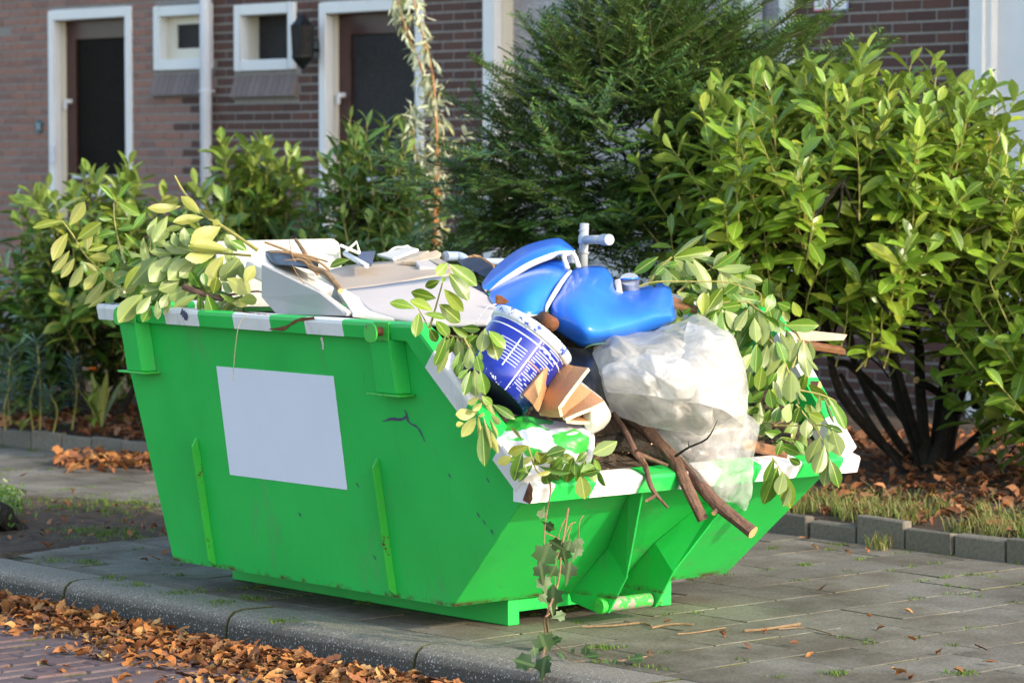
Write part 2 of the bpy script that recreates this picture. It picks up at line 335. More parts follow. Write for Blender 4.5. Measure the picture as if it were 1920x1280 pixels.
def rbox(sx, sy, sz, bev, name, mat, jit=0, side=None):
    bm = bmesh.new(); bmesh.ops.create_cube(bm, size=1)
    for q in bm.verts: q.co = Vector((q.co.x * sx, q.co.y * sy, q.co.z * sz)) + rv(jit)
    if bev: bmesh.ops.bevel(bm, geom=[e for e in bm.edges], offset=bev, segments=1, affect='EDGES')
    me = bpy.data.meshes.new(name); bm.to_mesh(me); bm.free(); me.materials.append(mat)
    if side:
        me.materials.append(side)
        for q in me.polygons: q.material_index = 0 if q.normal.z > .6 else 1
    return me
# paving tiles, 30 cm in half bond
TM = [rbox(.2935, .2935, .05, .002, 'paving_tile', M['tile'], .0012, M['joint']) for _ in range(6)]
PIT = [(-200, 1062), (0, 1046), (137, 1022), (322, 1003), (334, 960), (250, 945), (150, 934), (40, 931), (-200, 936)]
def inpoly(x, y, P):
    c = False
    for i in range(len(P)):
        (x1, y1), (x2, y2) = P[i], P[i - 1]
        if (y1 > y) != (y2 > y) and x < (x2 - x1) * (y - y1) / (y2 - y1) + x1: c = not c
    return c
rest = MB(); tiles = []
for r in range(-14, 34):
    yc = -.30 + .3 * r
    for k in range(-1, 10):
        xc_ = -.07 + .3 * k + (.15 if r % 2 else 0) - .0
        x0, x1 = max(-.295, xc_ - .146), min(edge_x(yc) - .06, xc_ + .146)
        if x1 - x0 < .05: continue
        c = Vector(((x0 + x1) / 2, yc, 0)); p = proj(c)
        if inpoly(p[0], p[1], PIT): continue
        tiles.append((c, (x1 - x0) / .292, vis(c, 120)))
def put_tile(c, s):
    mw = Matrix.Translation(c + Vector((0, 0, -.0255 + random.uniform(-.0015, .0015)))) @ Matrix.Rotation(random.gauss(0, .006), 4, 'Z') @ Matrix.Rotation(random.gauss(0, .003), 4, 'X') @ Matrix.Rotation(random.gauss(0, .003), 4, 'Y') @ Matrix.Diagonal((s, 1, 1, 1))
    link('paving_tile', random.choice(TM), pave, mw=mw)
for c, s, vv in tiles:
    if vv: put_tile(c, s)
    else: rest.box(c + Vector((0, 0, -.0255)), (.292 * s, .292, .05))
tag(rest.build('outer_tiles', M['tile'], pave), kind='stuff')
# soil of the tree pit in the pavement
pv = [PZ(x, y, .004) for x, y in PIT]; 
def pitmesh():
    bm = bmesh.new(); vsx = [bm.verts.new(p) for p in pv]; bm.faces.new(vsx); bmesh.ops.triangulate(bm, faces=bm.faces)
    for _ in range(5): bmesh.ops.subdivide_edges(bm, edges=[e for e in bm.edges if e.calc_length() > .06], cuts=1, use_grid_fill=False); bmesh.ops.triangulate(bm, faces=bm.faces)
    for q in bm.verts: q.co.z += (-.012 if q.is_boundary else .006) + .012 * noise.noise(q.co * 9) + .008 * noise.noise(q.co * 30)
    me = bpy.data.meshes.new('tree_pit_soil'); bm.to_mesh(me); bm.free(); me.materials.append(M['soil']); return me
pit = tag(link('tree_pit_soil', pitmesh()), kind='structure')
# kerb: 1 m stones with a rounded front edge
kerb = tag(sheet('kerb', -.5, -.3, -20, 24, -.14, M['soil']), kind='structure')
def kerb_mesh():
    prof = [(-.305, -.20), (-.305, .0), (-.44, .002), (-.475, -.004), (-.497, -.020), (-.508, -.045), (-.525, -.20)]
    L = .506; v = []; f = []; n = len(prof); st = [-L, -L + .004, -.3, -.1, .1, .3, L - .004, L]
    for i, y in enumerate(st):
        s = .985 if i in (0, len(st) - 1) else 1
        for x, z in prof: v.append(((x + .40) * s - .40 + random.uniform(-1, 1) * .0012, y, z - (0 if s == 1 else .004) + random.uniform(-1, 1) * .0012))
    for i in range(len(st) - 1):
        for j in range(n - 1): f.append((i * n + j, (i + 1) * n + j, (i + 1) * n + j + 1, i * n + j + 1)[::-1])
    f.append(tuple(range(n))); f.append(tuple((len(st) - 1) * n + j for j in range(n))[::-1])
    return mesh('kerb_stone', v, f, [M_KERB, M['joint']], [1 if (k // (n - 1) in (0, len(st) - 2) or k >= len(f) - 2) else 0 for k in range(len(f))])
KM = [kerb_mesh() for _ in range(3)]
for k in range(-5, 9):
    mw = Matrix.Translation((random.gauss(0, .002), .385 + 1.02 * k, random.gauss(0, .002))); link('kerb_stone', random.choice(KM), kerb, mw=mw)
# road bricks near the kerb
RM = [rbox(.198, .098, .06, .007, 'road_brick', M['roadbrick'], .003, M['joint']) for _ in range(5)]
ob = MB()
for i in range(0, 26):
    for j in range(-30, 60):
        c = Vector((-.60 - .205 * i - (.1 if j % 2 else 0), .104 * j, ROADZ - .031)); p = proj(c)
        if vis(c, 30):
            link('road_brick', random.choice(RM), road, mw=Matrix.Translation(c + Vector((0, 0, random.gauss(0, .002)))) @ Matrix.Rotation(random.gauss(0, .02), 4, 'Z') @ Matrix.Rotation(random.gauss(0, .01), 4, 'X'))
        elif vis(c, 300): ob.box(c, (.198, .098, .06))
tag(ob.build('outer_bricks', M['roadbrick'], road), kind='stuff')
# garden edging of upright concrete blocks
edging = empty('garden_edging', (2.6, 1, 0), 'low grey concrete block edging between paving and planted bed', 'edging')
EM = [rbox(.055, .252, .30, .006, 'edging_block', M['edging'], .004) for _ in range(4)]
y = -3.0
while y < 9.5:
    x = edge_x(y); a = math.atan2(edge_x(y + .13) - edge_x(y - .13), .26); dz = random.gauss(0, .006)
    if abs(y - .58) < .12: dz = .024
    if abs(y - .85) < .12: dz = -.02
    mw = Matrix.Translation((x - .03, y, -.062 + dz)) @ Matrix.Rotation(-a, 4, 'Z') @ Matrix.Rotation(random.gauss(0, .02), 4, 'Y') @ Matrix.Rotation(random.gauss(0, .012), 4, 'X')
    link('edging_block', random.choice(EM), edging, mw=mw); y += .262

# ------------------------------------------------------------------ terrace of houses
FX = 6.5
house = empty('brick_house', (FX, 8, .1), 'dark brick terraced house front with white framed doors and windows', 'house')
OPEN = [(11.72, 12.84, .1, 2.67), (10.70, 11.42, 2.19, 2.655), (9.71, 10.42, 2.165, 2.63), (8.32, 9.44, .1, 2.61), (4.93, 7.70, .75, 3.0), (2.2, 3.54, .1, 3.0)]
SILL = [(10.68, 11.44, 2.0, 2.19), (9.69, 10.44, 1.975, 2.165)]
wb = MB()
ys = sorted({1.0, 15.0} | {q for o in OPEN for q in o[:2]})
for a, b in zip(ys[:-1], ys[1:]):
    o = [q for q in OPEN if q[0] <= a and b <= q[1]]; segs = [(.0, 5.6)]
    if o: segs = [(.0, o[0][2]), (o[0][3], 5.6)]
    for z0, z1 in segs: wb.span(FX + .005, FX + .3, a, b, z0, z1)
wall = wb.build('wall', M['mortar'], house)
bl = []
for r in range(0, 50):
    z = .06 + .0635 * r
    yy = 1.0 + (.11 if r % 2 else 0)
    while yy < 14.9:
        L = .2045; y0, y1 = yy, yy + L; yy += .2195
        ps = [(y0, y1)]
        for o in OPEN + SILL:
            if z + .027 > o[2] - .004 and z - .027 < o[3] + .004:
                nx_ = []
                for a, b in ps:
                    if b <= o[0] or a >= o[1]: nx_.append((a, b)); continue
                    if o[0] - a > .03: nx_.append((a, o[0] - .008))
                    if b - o[1] > .03: nx_.append((o[1] + .008, b))
                ps = nx_
        for a, b in ps: bl.append((a, b, z))
BM_ = {k: rbox(.06, 1, .0480, 0, 'brick', M[k]) for k in ('brickR', 'brickL')}
def bkey(q):
    p = proj((FX, (q[0] + q[1]) / 2, q[2])); ok = -20 < p[0] < 1940 and -15 < p[1] < 420
    hid = (830 < p[0] < 1500) or (p[1] > 300 and p[0] > 780) or (p[1] > 230 and p[0] > 1200)
    return (0 if ok and not hid else 1 if ok else 2, p[2])
bl.sort(key=bkey)
rb = {'brickR': MB(), 'brickL': MB()}
for n_, (a, b, z) in enumerate(bl):
    k = 'brickL' if a > 10.9 + .1 * math.sin(z * 40) else 'brickR'; dx = random.gauss(0, .0015)
    if n_ < 300: link('brick', BM_[k], wall, mw=Matrix.Translation((FX + .03 + dx, (a + b) / 2, z)) @ Matrix.Diagonal((1, b - a, 1, 1)))
    elif a > 1.5: rb[k].span(FX + dx, FX + .06, a, b, z - .024, z + .024)
for k in rb: tag(rb[k].build('further_bricks', M[k], wall), kind='stuff')
for o in SILL:
    st = MB(); sill = MB().span(FX - .015, FX + .02, o[0], o[1], o[2] - .01, o[2]).build('sill', M['mortar'], house)
    k = 0; yy = o[0] + .004
    while yy < o[1] - .03:
        b = MB(); y2 = min(yy + .062, o[1] - .004)
        b.prism([(FX - .05, yy, o[2] + .005), (FX - .05, y2, o[2] + .005), (FX + .012, y2, o[3] - .012), (FX + .012, yy, o[3] - .012)], (.05, 0, -.0)); b.build('sill_tile', M['sillbrick'], sill); yy += .068
def door(o, pane, letter):
    y0, y1, z0, z1 = o; d = empty('x', (0, 0, 0)); bpy.data.objects.remove(d)
    fr = MB(); t = .075
    fr.span(FX - .015, FX + .06, y1 - t, y1, z0, z1); fr.span(FX - .015, FX + .06, y0, y0 + t, z0, z1); fr.span(FX - .015, FX + .06, y0 + t, y1 - t, z1 - t, z1)
    f = fr.build('door_frame', M['frame'], house, bevel=.006)
    j = MB(); j.span(FX + .06, FX + .15, y1 - t, y1 - t + .02, z0, z1 - t); j.span(FX + .06, FX + .15, y0 + t - .02, y0 + t, z0, z1 - t); j.span(FX + .06, FX + .15, y0 + t, y1 - t, z1 - t, z1 - t + .02); j.build('door_jamb', M['cream'], f)
    X = FX + .105; s = .13; zl = 1.42
    dl = MB(); a, b = y0 + t, y1 - t
    dl.span(X, X + .04, a, a + s, z0, z1 - t); dl.span(X, X + .04, b - s, b, z0, z1 - t); dl.span(X, X + .04, a + s, b - s, z1 - t - s * 1.1, z1 - t); dl.span(X, X + .04, a + s, b - s, zl - .30, zl); dl.span(X + .008, X + .03, a + s, b - s, z0, zl - .30)
    dd = dl.build('door', M['door'], house)
    MB().span(X + .018, X + .026, a + s, b - s, zl, z1 - t - s * 1.1).build('glass_pane', M[pane], dd)
    MB().span(X - .03, X, a + s - .02, b - s + .02, zl - .03, zl - .002).build('glazing_bar', M['zinc'], dd)
    MB().span(X - .008, X, (a + b) / 2 - .14, (a + b) / 2 + .13, zl - .17, zl - .08).build('letter_plate', M['zinc'] if letter else M['frame'], dd)
    MB().tube([(X - .05, b - .06, 1.98), (X, b - .06, 1.98)], .018, 10).tube([(X - .05, b - .06, 1.98), (X - .05, b - .06, 1.92)], .012, 8).build('door_handle', M['frame'], dd)
door(OPEN[0], 'glassdark', 0); door(OPEN[3], 'glass', 1)
def win(o, t, inner, sub=0, pane='glass'):
    y0, y1, z0, z1 = o; fr = MB()
    for a, b, c, d in ((y0, y0 + t, z0, z1), (y1 - t, y1, z0, z1), (y0 + t, y1 - t, z0, z0 + t), (y0 + t, y1 - t, z1 - t, z1)): fr.span(FX - .02, FX + .05, a, b, c, d)
    f = fr.build('window', M['frame'], house, bevel=.005)
    a, b, c, d = y0 + t, y1 - t, z0 + t, z1 - t; j = MB(); e = .15 if not sub else .11
    for p, q, r_, s in ((a - .02, a, c, d), (b, b + .02, c, d), (a, b, c - .02, c), (a, b, d, d + .02)): j.span(FX + .05, FX + e + .05, p, q, r_, s)
    j.build('window_reveal', M['cream'], f)
    if sub:
        s2 = MB()
        for p, q, r_, s in ((a, a + sub, c, d), (b - sub, b, c, d), (a + sub, b - sub, c, c + sub * .8), (a + sub, b - sub, d - sub * .6, d)): s2.span(FX + .07, FX + .11, p, q, r_, s)
        s2.build('casement', M['cream'], f); a += sub; b -= sub; c += sub * .8; d -= sub * .6
    MB().span(FX + .085 if sub else FX + e, FX + (.092 if sub else e + .007), a, b, c, d).build('glass_pane', M[pane], f)
    MB().span(FX + .33, FX + .36, y0 - .2, y1 + .2, z0 - .2, z1 + .2).build('room_curtain', M[inner], f)
    return f
win(OPEN[1], .075, 'dark', .1); win(OPEN[2], .075, 'curtain'); bw = win(OPEN[4], .11, 'curtain', 0, 'glasswin')
MB().span(FX + .05, FX + .13, 5.32, 5.42, .85, 2.9).build('window_post', M['frame'], bw)
f3 = MB(); f3.span(FX - .03, FX + .05, 3.42, 3.54, .1, 3.0); f3.span(FX - .06, FX - .03, 3.46, 3.56, .1, 3.0); f3.span(FX + .02, FX + .12, 3.22, 3.42, .1, 3.0); f3.build('door_frame', M['frame'], house, bevel=.006)
MB().span(FX + .07, FX + .09, 2.2, 3.22, .1, 3.0).build('glass_pane', M['glasswin'], house)
# downpipe, lamp and small plates on the wall
dp = empty('downpipe', (FX - .06, 10.69, .1), 'pale grey drainpipe running down the brick wall', 'drainpipe')
MB().tube([(FX - .07, 10.69, .1), (FX - .07, 10.69, 5.4)], .043, 16).build('pipe', M['zinc'], dp, smooth=True)
MB().tube([(FX - .07, 10.69, 2.02), (FX - .07, 10.69, 2.035)], .050, 16).box((FX - .01, 10.69, 2.028), (.08, .02, .012)).build('pipe_collar', M['zinc'], dp)
lp = PX(567, 80, FX - .14); lamp = empty('wall_lantern', lp, 'black iron carriage lantern mounted beside a small window', 'lantern')
def lathe(c, prof, n, ax=ZZ):
    b = MB(); ax = ax.normalized(); u = ax.orthogonal().normalized(); w_ = ax.cross(u); vv = []
    for z, r in prof:
        for j in range(n): a = 2 * math.pi * j / n; vv.append(c + ax * z + (u * math.cos(a) + w_ * math.sin(a)) * r)
    ff = [(i * n + j, i * n + (j + 1) % n, (i + 1) * n + (j + 1) % n, (i + 1) * n + j) for i in range(len(prof) - 1) for j in range(n)]
    return b.add(vv, ff)
lathe(lp, [(.115, .085), (.15, .05), (.19, .025), (.195, .0)], 6).add([], []).build('lantern_roof', M['metal'], lamp)
lathe(lp, [(-.19, .0), (-.17, .02), (-.12, .07), (-.10, .08), (-.09, .08)], 6).build('lantern_base', M['metal'], lamp)
lathe(lp, [(-.09, .066), (.115, .078)], 6).build('lantern_glass', M['glass'], lamp)
lb = MB(); u_ = ZZ.orthogonal().normalized(); w_ = ZZ.cross(u_)
for j in range(6):
    a = 2 * math.pi * j / 6; d = u_ * math.cos(a) + w_ * math.sin(a); lb.tube([lp + d * .069 - ZZ * .095, lp + d * .081 + ZZ * .118], .008, 5)
lb.build('lantern_cage', M['metal'], lamp); MB().tube([lp + Vector((0, 0, -.12)), lp + Vector((.08, 0, -.05)), lp + Vector((.135, 0, -.05))], .012, 6).box(lp + Vector((.135, 0, -.05)), (.02, .06, .12)).build('wall_bracket', M['metal'], lamp)
c = PX(72, 237, FX - .012)
M['teal'] = simple('teal_enamel', (.02, .07, .09), .4, .2); M['pinkp'] = simple('pink_plate', (.75, .25, .32), .4, .1); M['bluep'] = simple('blue_plate', (.30, .42, .66), .4, .1); M['platew'] = simple('plate_white', (.78, .78, .76), .4, .05, 9, .02)
rp = empty('round_wall_plate', c, 'small round dark teal plate beside the brown door', 'plate')
MB().tube([c, c + Vector((.012, 0, 0))], .052, 24).build('disc', M['teal'], rp)
for k in (-.018, 0, .018): MB().box(c + Vector((-.002, 0, k)), (.002, .05, .006)).build('lettering', M['zinc'], rp)
for (x0, x1, nm, lab, mm) in ((1526, 1555, 'number_plate', 'small white wall plate with pink edge on dark bricks', 'pinkp'), (1557, 1589, 'wall_plate', 'small white wall plate with blue edge on dark bricks', 'bluep')):
    a = PX(x0, 22, FX - .012); b = PX(x1, 22, FX - .012); pl = empty(nm, (a + b) / 2, lab, 'plate')
    MB().span(FX - .014, FX - .004, min(a.y, b.y), max(a.y, b.y), a.z, a.z + .13).build('plate_edge', M[mm], pl, bevel=.003)
    MB().span(FX - .017, FX - .0145, min(a.y, b.y) + .009, max(a.y, b.y) - .009, a.z + .011, a.z + .12).build('plate_face', M['platew'], pl)
    if mm == 'pinkp':
        fc = bpy.data.curves.new('digits', 'FONT'); fc.body = '57'; fc.size = .05; fc.align_x = 'CENTER'; fo = bpy.data.objects.new('digits', fc); COL.objects.link(fo); fo.parent = pl
        fo.rotation_euler = (rad(90), 0, rad(-90)); fo.location = Vector((FX - .0185, (a.y + b.y) / 2, a.z + .032)) - pl.location; fc.materials.append(M['metal']); bpy.context.view_layer.update(); dm = bpy.data.meshes.new_from_object(fo.evaluated_get(bpy.context.evaluated_depsgraph_get())); do = bpy.data.objects.new('digits', dm); COL.objects.link(do); do.parent = pl; do.matrix_basis = fo.matrix_basis.copy(); bpy.data.objects.remove(fo)
ml = PX(99, 290, FX - .03); mlt = empty('doorbell', ml, 'small pale doorbell box on the white door post', 'doorbell'); MB().box(ml, (.03, .045, .14)).build('bell_box', M['zinc'], mlt, bevel=.005); MB().box(ml + Vector((-.018, 0, .03)), (.008, .02, .02)).build('button', M['frame'], mlt)
# ------------------------------------------------------------------ the skip
XC = .378
def hw(z): return .634 + .17 * (z - .092)
skip = empty('skip', (XC, .7, 0), 'green steel skip with white striped rim, overfilled with garden and household waste', 'skip')
SIDE = [(-.014, .092), (1.571, .092), (1.700, .985), (-.02, .985), (-.45, .495)]
for s in (-1, 1):
    b = MB(); b.prism([(XC + s * hw(z), y, z) for y, z in SIDE], (-s * .006, 0, 0)); b.build('side_panel', M['green'], skip)
b = MB(); b.prism([(XC - hw(.092) + .006, 1.571, .092), (XC + hw(.092) - .006, 1.571, .092), (XC + hw(.985) - .006, 1.70, .985), (XC - hw(.985) + .006, 1.70, .985)], (0, -.006, 0)); b.build('rear_panel', M['green'], skip)
b = MB(); b.prism([(XC - hw(.092) + .002, -.0165, .0925), (XC + hw(.092) - .002, -.0165, .0925), (XC + hw(.49) - .002, -.4525, .4955), (XC - hw(.49) + .002, -.4525, .4955)], (0, .006, .006)); b.build('front_panel', M['green'], skip)
MB().span(XC - .628, XC + .628, -.008, 1.566, .094, .1).build('floor_plate', M['green'], skip)
# rim: box profile swept along the edge, painted in stripes
def rim_part(name, stations, stripes, parent, label=None):
    """stations: list of profile rings (closed), stripes: material index per segment"""
    n = len(stations[0]); v = [p for s in stations for p in s]; f = []; mi = []
    for i in range(len(stations) - 1):
        for j in range(n): f.append((i * n + j, i * n + (j + 1) % n, (i + 1) * n + (j + 1) % n, (i + 1) * n + j)); mi.append(stripes[i])
    f.append(tuple(range(n))[::-1]); mi.append(stripes[0]); f.append(tuple((len(stations) - 1) * n + j for j in range(n))); mi.append(stripes[-1])
    me = mesh(name, v, f, [M['green'], M['white']], mi); bm = bmesh.new(); bm.from_mesh(me); bmesh.ops.recalc_face_normals(bm, faces=bm.faces); bm.to_mesh(me); bm.free()
    return link(name, me, parent)
def side_ring(s, lo, up):
    """lo/up: (y, z) of the flange's lower and upper edge in the side plane"""
    (ya, za), (yb, zb) = lo, up; L = Vector((yb - ya, zb - za)); l = L.length; L /= l; r = []
    for t, o in ((0, .045), (l - .016, .047), (l - .005, .044), (l, .034), (l, -.022), (l - .006, -.03), (0, -.03)):
        y_ = ya + L.x * t; z_ = za + L.y * t; r.append((XC + s * (hw(z_) + o), y_, z_ + (0.0)))
    return r
def slant(t): 
    lo = (-.031 - .702 * t, .955 - .711 * t); return lo, (lo[0] - .711 * .083, lo[1] + .702 * .083)
for s in (-1, 1):
    st = []; mt = []; yb = [1.757, 1.56, 1.33, 1.126, .92, .708, .513, .308, .045]
    for k, y_ in enumerate(yb): st.append(side_ring(s, (y_, .974), (y_, 1.031)))
    mt = [1, 0, 1, 0, 1, 0, 1, 0]
    st.append(side_ring(s, (-.018, .972), (-.055, 1.031))); mt.append(0)
    for k, t in enumerate((.02, .09, .303, .484, .62)):
        st.append(side_ring(s, *slant(t))); mt.append((0, 0, 1, 0, 1)[k])
    rim_part('side_rim', st, mt, skip)
def front_ring(x, sk=0):
    return [(x - sk, -.520, .482), (x - sk, -.532, .484), (x, -.547, .530), (x + sk * .2, -.542, .540), (x + sk * .6, -.472, .560), (x + sk * .6, -.452, .556), (x - sk, -.452, .484)]
wf = hw(.5) + .047
xs = [XC - wf, -.281, -.105, .10, .285, .455, .645, .84, 1.045, XC + wf]
rim_part('front_rim', [front_ring(x, 0 if k in (0, 9) else .018) for k, x in enumerate(xs)], [1, 0, 1, 0, 1, 0, 1, 0, 1], skip)
xr = np.linspace(XC - hw(1) - .03, XC + hw(1) + .03, 10)
rim_part('rear_rim', [[(x, 1.757, .974), (x, 1.757, 1.020), (x, 1.745, 1.031), (x, 1.69, 1.031), (x, 1.68, 1.02), (x, 1.68, .974)] for x in xr], [1, 0, 1, 0, 1, 0, 1, 0, 1], skip)
# skids with cross beam
for x in (0.0, .707):
    MB().span(x, x + .05, 0, 1.56, .002, .0905).build('skid', M['green'], skip, bevel=.003)
MB().span(.052, .705, .003, .055, .045, .0885).build('cross_beam', M['green'], skip, bevel=.003)
MB().span(.052, .705, 1.45, 1.50, .045, .0885).build('cross_beam', M['green'], skip, bevel=.003)
# stiffening ribs, lug boxes, pins on both sides
def sx(s, z, o=0): return XC + s * (hw(z) + o)
for s in (-1, 1):
    for y_ in (1.310, .278):
        b = MB(); b.prism([(sx(s, .094), y_, .094), (sx(s, .12, .03), y_, .12), (sx(s, .535, .03), y_, .535), (sx(s, .565, .006), y_, .565), (sx(s, .565), y_, .565)], (0, -.009, 0)); b.build('side_rib', M['greenworn'], skip, bevel=.0015, seg=1)
    for y0, y1 in ((1.508, 1.610), (.058, .165)):
        b = MB(); z0, z1 = .795, .9735; d = .056
        b.add([(sx(s, z, o), y_, z) for z in (z0, z1) for (o, y_) in ((0, y0 - .012), (d, y0 + .004), (d, y1 - .004), (0, y1 + .012))], [(0, 1, 5, 4), (1, 2, 6, 5), (2, 3, 7, 6), (0, 3, 2, 1), (4, 5, 6, 7), (0, 4, 7, 3)])
        lug = b.build('lug_box', M['green'], skip, bevel=.004)
        MB().span(sx(s, .79, -.0), sx(s, .79, .072), y0 - .03, y1 + .035, .787, .7945).build('lug_foot', M['greenworn'], lug, bevel=.002)
        yp = (y0 + y1) / 2 - .015; zp = 1.000
        MB().box((sx(s, zp, .050), yp, zp), (.008, .075, .062)).build('pin_plate', M['greenworn'], skip, bevel=.002)
        pn = MB().tube([(sx(s, zp, .052), yp, zp), (sx(s, zp, .092), yp, zp)], .015, 14).build('lifting_pin', M['rust'], skip)
        MB().tube([(sx(s, zp, .09), yp + .004, zp - .004), (sx(s, zp, .097), yp + .004, zp - .004)], .033, 22).build('pin_disc', M['greenworn'], pn, bevel=.0015)
# front lifting bracket
for s in (-1, 1):
    X1 = XC + s * .113; Xu = XC + s * .235
    B = Vector((X1, -.203, .262)); Cc = Vector((X1, -.292, .170)); E_ = Vector((Xu, -.432, .478)); Fp = Vector((Xu, -.497, .4815))
    b = MB(); b.prism([(X1, -.01, .088), B, Cc, (X1, -.205, .042), (X1, -.155, .036), (X1, -.02, .062)], (-s * .009, 0, 0)); b.prism([B, E_, Fp, Cc], (-s * .009, 0, 0)); b.build('bracket_plate', M['green'], skip, bevel=.0015, seg=1)
bar = MB().tube([(XC - .095, -.183, .066), (XC + .095, -.183, .066)], .024, 20).build('lifting_bar', M['pin'], skip)
for s in (-1, 1): MB().tube([(XC + s * .113, -.183, .066), (XC + s * .137, -.183, .066)], .027, 18).build('bar_cap', M['greenworn'], bar, bevel=.003)
# blank label and wear with a shape of its own
def on_side(y_, z_, o): return Vector((sx(-1, z_, o), y_, z_))
b = MB(); b.prism([on_side(1.120, .832, .0012), on_side(.452, .832, .0012), on_side(.463, .444, .0012), on_side(1.133, .444, .0012)], (-.0018, 0, 0)); b.build('label_sheet', M['label'], skip, label='blank pale label sheet')
def stroke(pts, wd, mat, o, name, par, plane='side'):
    b = MB(); P = [on_side(*p, o) if plane == 'side' else Vector(p) for p in pts]
    P, wr = catmull(P, wd if isinstance(wd, list) else [wd] * len(P), 4); n = len(P); v = []
    nr = Vector((-1, 0, -.17)).normalized()
    for i, p in enumerate(P):
        t = (P[min(i + 1, n - 1)] - P[max(i - 1, 0)]).normalized(); q = nr.cross(t) * wr[i] * (.6 + .8 * random.random()); v += [p - q, p + q]
    b.add(v, [(2 * i, 2 * i + 1, 2 * i + 3, 2 * i + 2) for i in range(n - 1)]); return b.build(name, M[mat], par)
def side_px(x, y):
    p = PX(x, y, -.38)
    for _ in range(4): p = PX(x, y, sx(-1, p.z))
    return p.y, p.z
stroke([side_px(*q) for q in ((717, 790), (735, 785), (752, 786), (763, 779), (758, 768))], [.001, .005, .004, .006, .002], 'scratch', .0015, 'scratch', skip)
stroke([side_px(*q) for q in ((763, 780), (768, 792), (782, 800), (790, 812), (797, 828))], [.006, .004, .003, .004, .001], 'scratch', .0016, 'scratch', skip)
for x, y_ in ((840, 887), (894, 960), (905, 974), (920, 992), (912, 895), (668, 905), (600, 760), (700, 1040), (560, 960)):
    p = side_px(x, y_); stroke([(p[0], p[1]), (p[0] - .006, p[1] - .006), (p[0] - .011, p[1] - .016)], [.001, .0035, .001], 'scratch', .0015, 'chip', skip)
stroke([side_px(603, 632), side_px(606, 645), side_px(606, 655)], [.006, .007, .004], 'white', .0015, 'paint_drip', skip)
def rim_px(x, y): 
    p = PX(x, y, -.46)
    for _ in range(3): p = PX(x, y, sx(-1, p.z, .0475))
    return p.y, p.z
stroke([rim_px(*q) for q in ((505, 617), (530, 616), (545, 608), (560, 600), (590, 596))], [.002, .006, .004, .006, .004], 'rust', .0485, 'rust_gouge', skip)
stroke([rim_px(*q) for q in ((437, 583), (460, 585), (485, 588), (508, 590))], [.001, .002, .0015, .001], 'rust', .0475, 'rust_line', skip)
stroke([rim_px(*q) for q in ((340, 583), (346, 590), (352, 597))], [.012, .016, .010], 'scratch', .0485, 'torn_sticker', skip)
# rust crack where the two rims meet at the low corner
fx = XC - wf
b = MB(); b.add([(fx - .003, -.548, .50), (fx - .003, -.535, .482), (fx - .003, -.50, .492), (fx - .004, -.515, .52), (fx - .004, -.533, .552), (fx - .003, -.543, .54)], [(0, 1, 2, 3, 4, 5)]); b.build('rust_crack', M['rust'], skip)
# ------------------------------------------------------------------ what lies in the skip
M['creamplastic'] = simple('cream_plastic', (.60, .56, .44), .5, .2, 24, .1); M['whiteboard'] = simple('white_board', (.66, .63, .55), .55, .12, 8, .1); M['greyboard'] = simple('grey_white_board', (.38, .37, .355), .45, .08, 5, .03)
M['beige'] = simple('beige_board', (.52, .41, .30), .6, .12, 5, .05); M['offwhite'] = simple('off_white_board', (.56, .50, .45), .55, .06, 6, .05); M['woodgrey'] = simple('weathered_wood', (.42, .36, .27), .85, .35, 40, .5)
M['woodbrown'] = simple('brown_wood', (.26, .12, .055), .6, .3, 30, .3); M['paleplank'] = simple('pale_plank', (.60, .46, .30), .75, .2, 30, .3); M['pipegrey'] = simple('grey_pvc', (.34, .37, .40), .38, .08, 10, .03); M['pipeblue'] = simple('pale_blue_pvc', (.30, .38, .50), .38, .08, 10, .03)
M['navy'] = simple('navy_rubber', (.018, .026, .05), .5, .4, 20, .3); M['foamedge'] = simple('torn_foam', (.40, .22, .09), .95, .4, 60, .8); M['blackplastic'] = simple('black_plastic', (.012, .013, .016), .28, .4, 20, .1); M['greyplastic'] = simple('slate_plastic', (.09, .10, .15), .4, .2)
M['tanin'] = simple('tan_leather', (.50, .26, .12), .55, .14, 9, .15); M['tanedge'] = simple('foam_edge', (.75, .66, .42), .9, .12, 30, .4); M['wire'] = simple('steel_wire', (.45, .46, .47), .35, .1)
M['crate'] = simple('milky_plastic', (.70, .68, .60), .4, .05, 5, .03)
def t_blue():
    t = NT('blue_gloss_plastic'); v = t.coord(); n0 = t.noise(3, 4, .6, v); s1 = t.noise(34, 6, .75, t.coord((1, 3, 3))); c = t.ramp(n0, [(.3, (.016, .15, .72)), (.7, (.03, .22, .85))])
    c = t.mix(t.ramp(s1, [(.66, (0, 0, 0)), (.70, (1, 1, 1))]), c, (.45, .58, .85)); t.bump(n0, .08, .02); t.base(c, .3, .45); t.b.inputs['Coat Weight'].default_value = .12; return t.m
M['blue'] = t_blue()
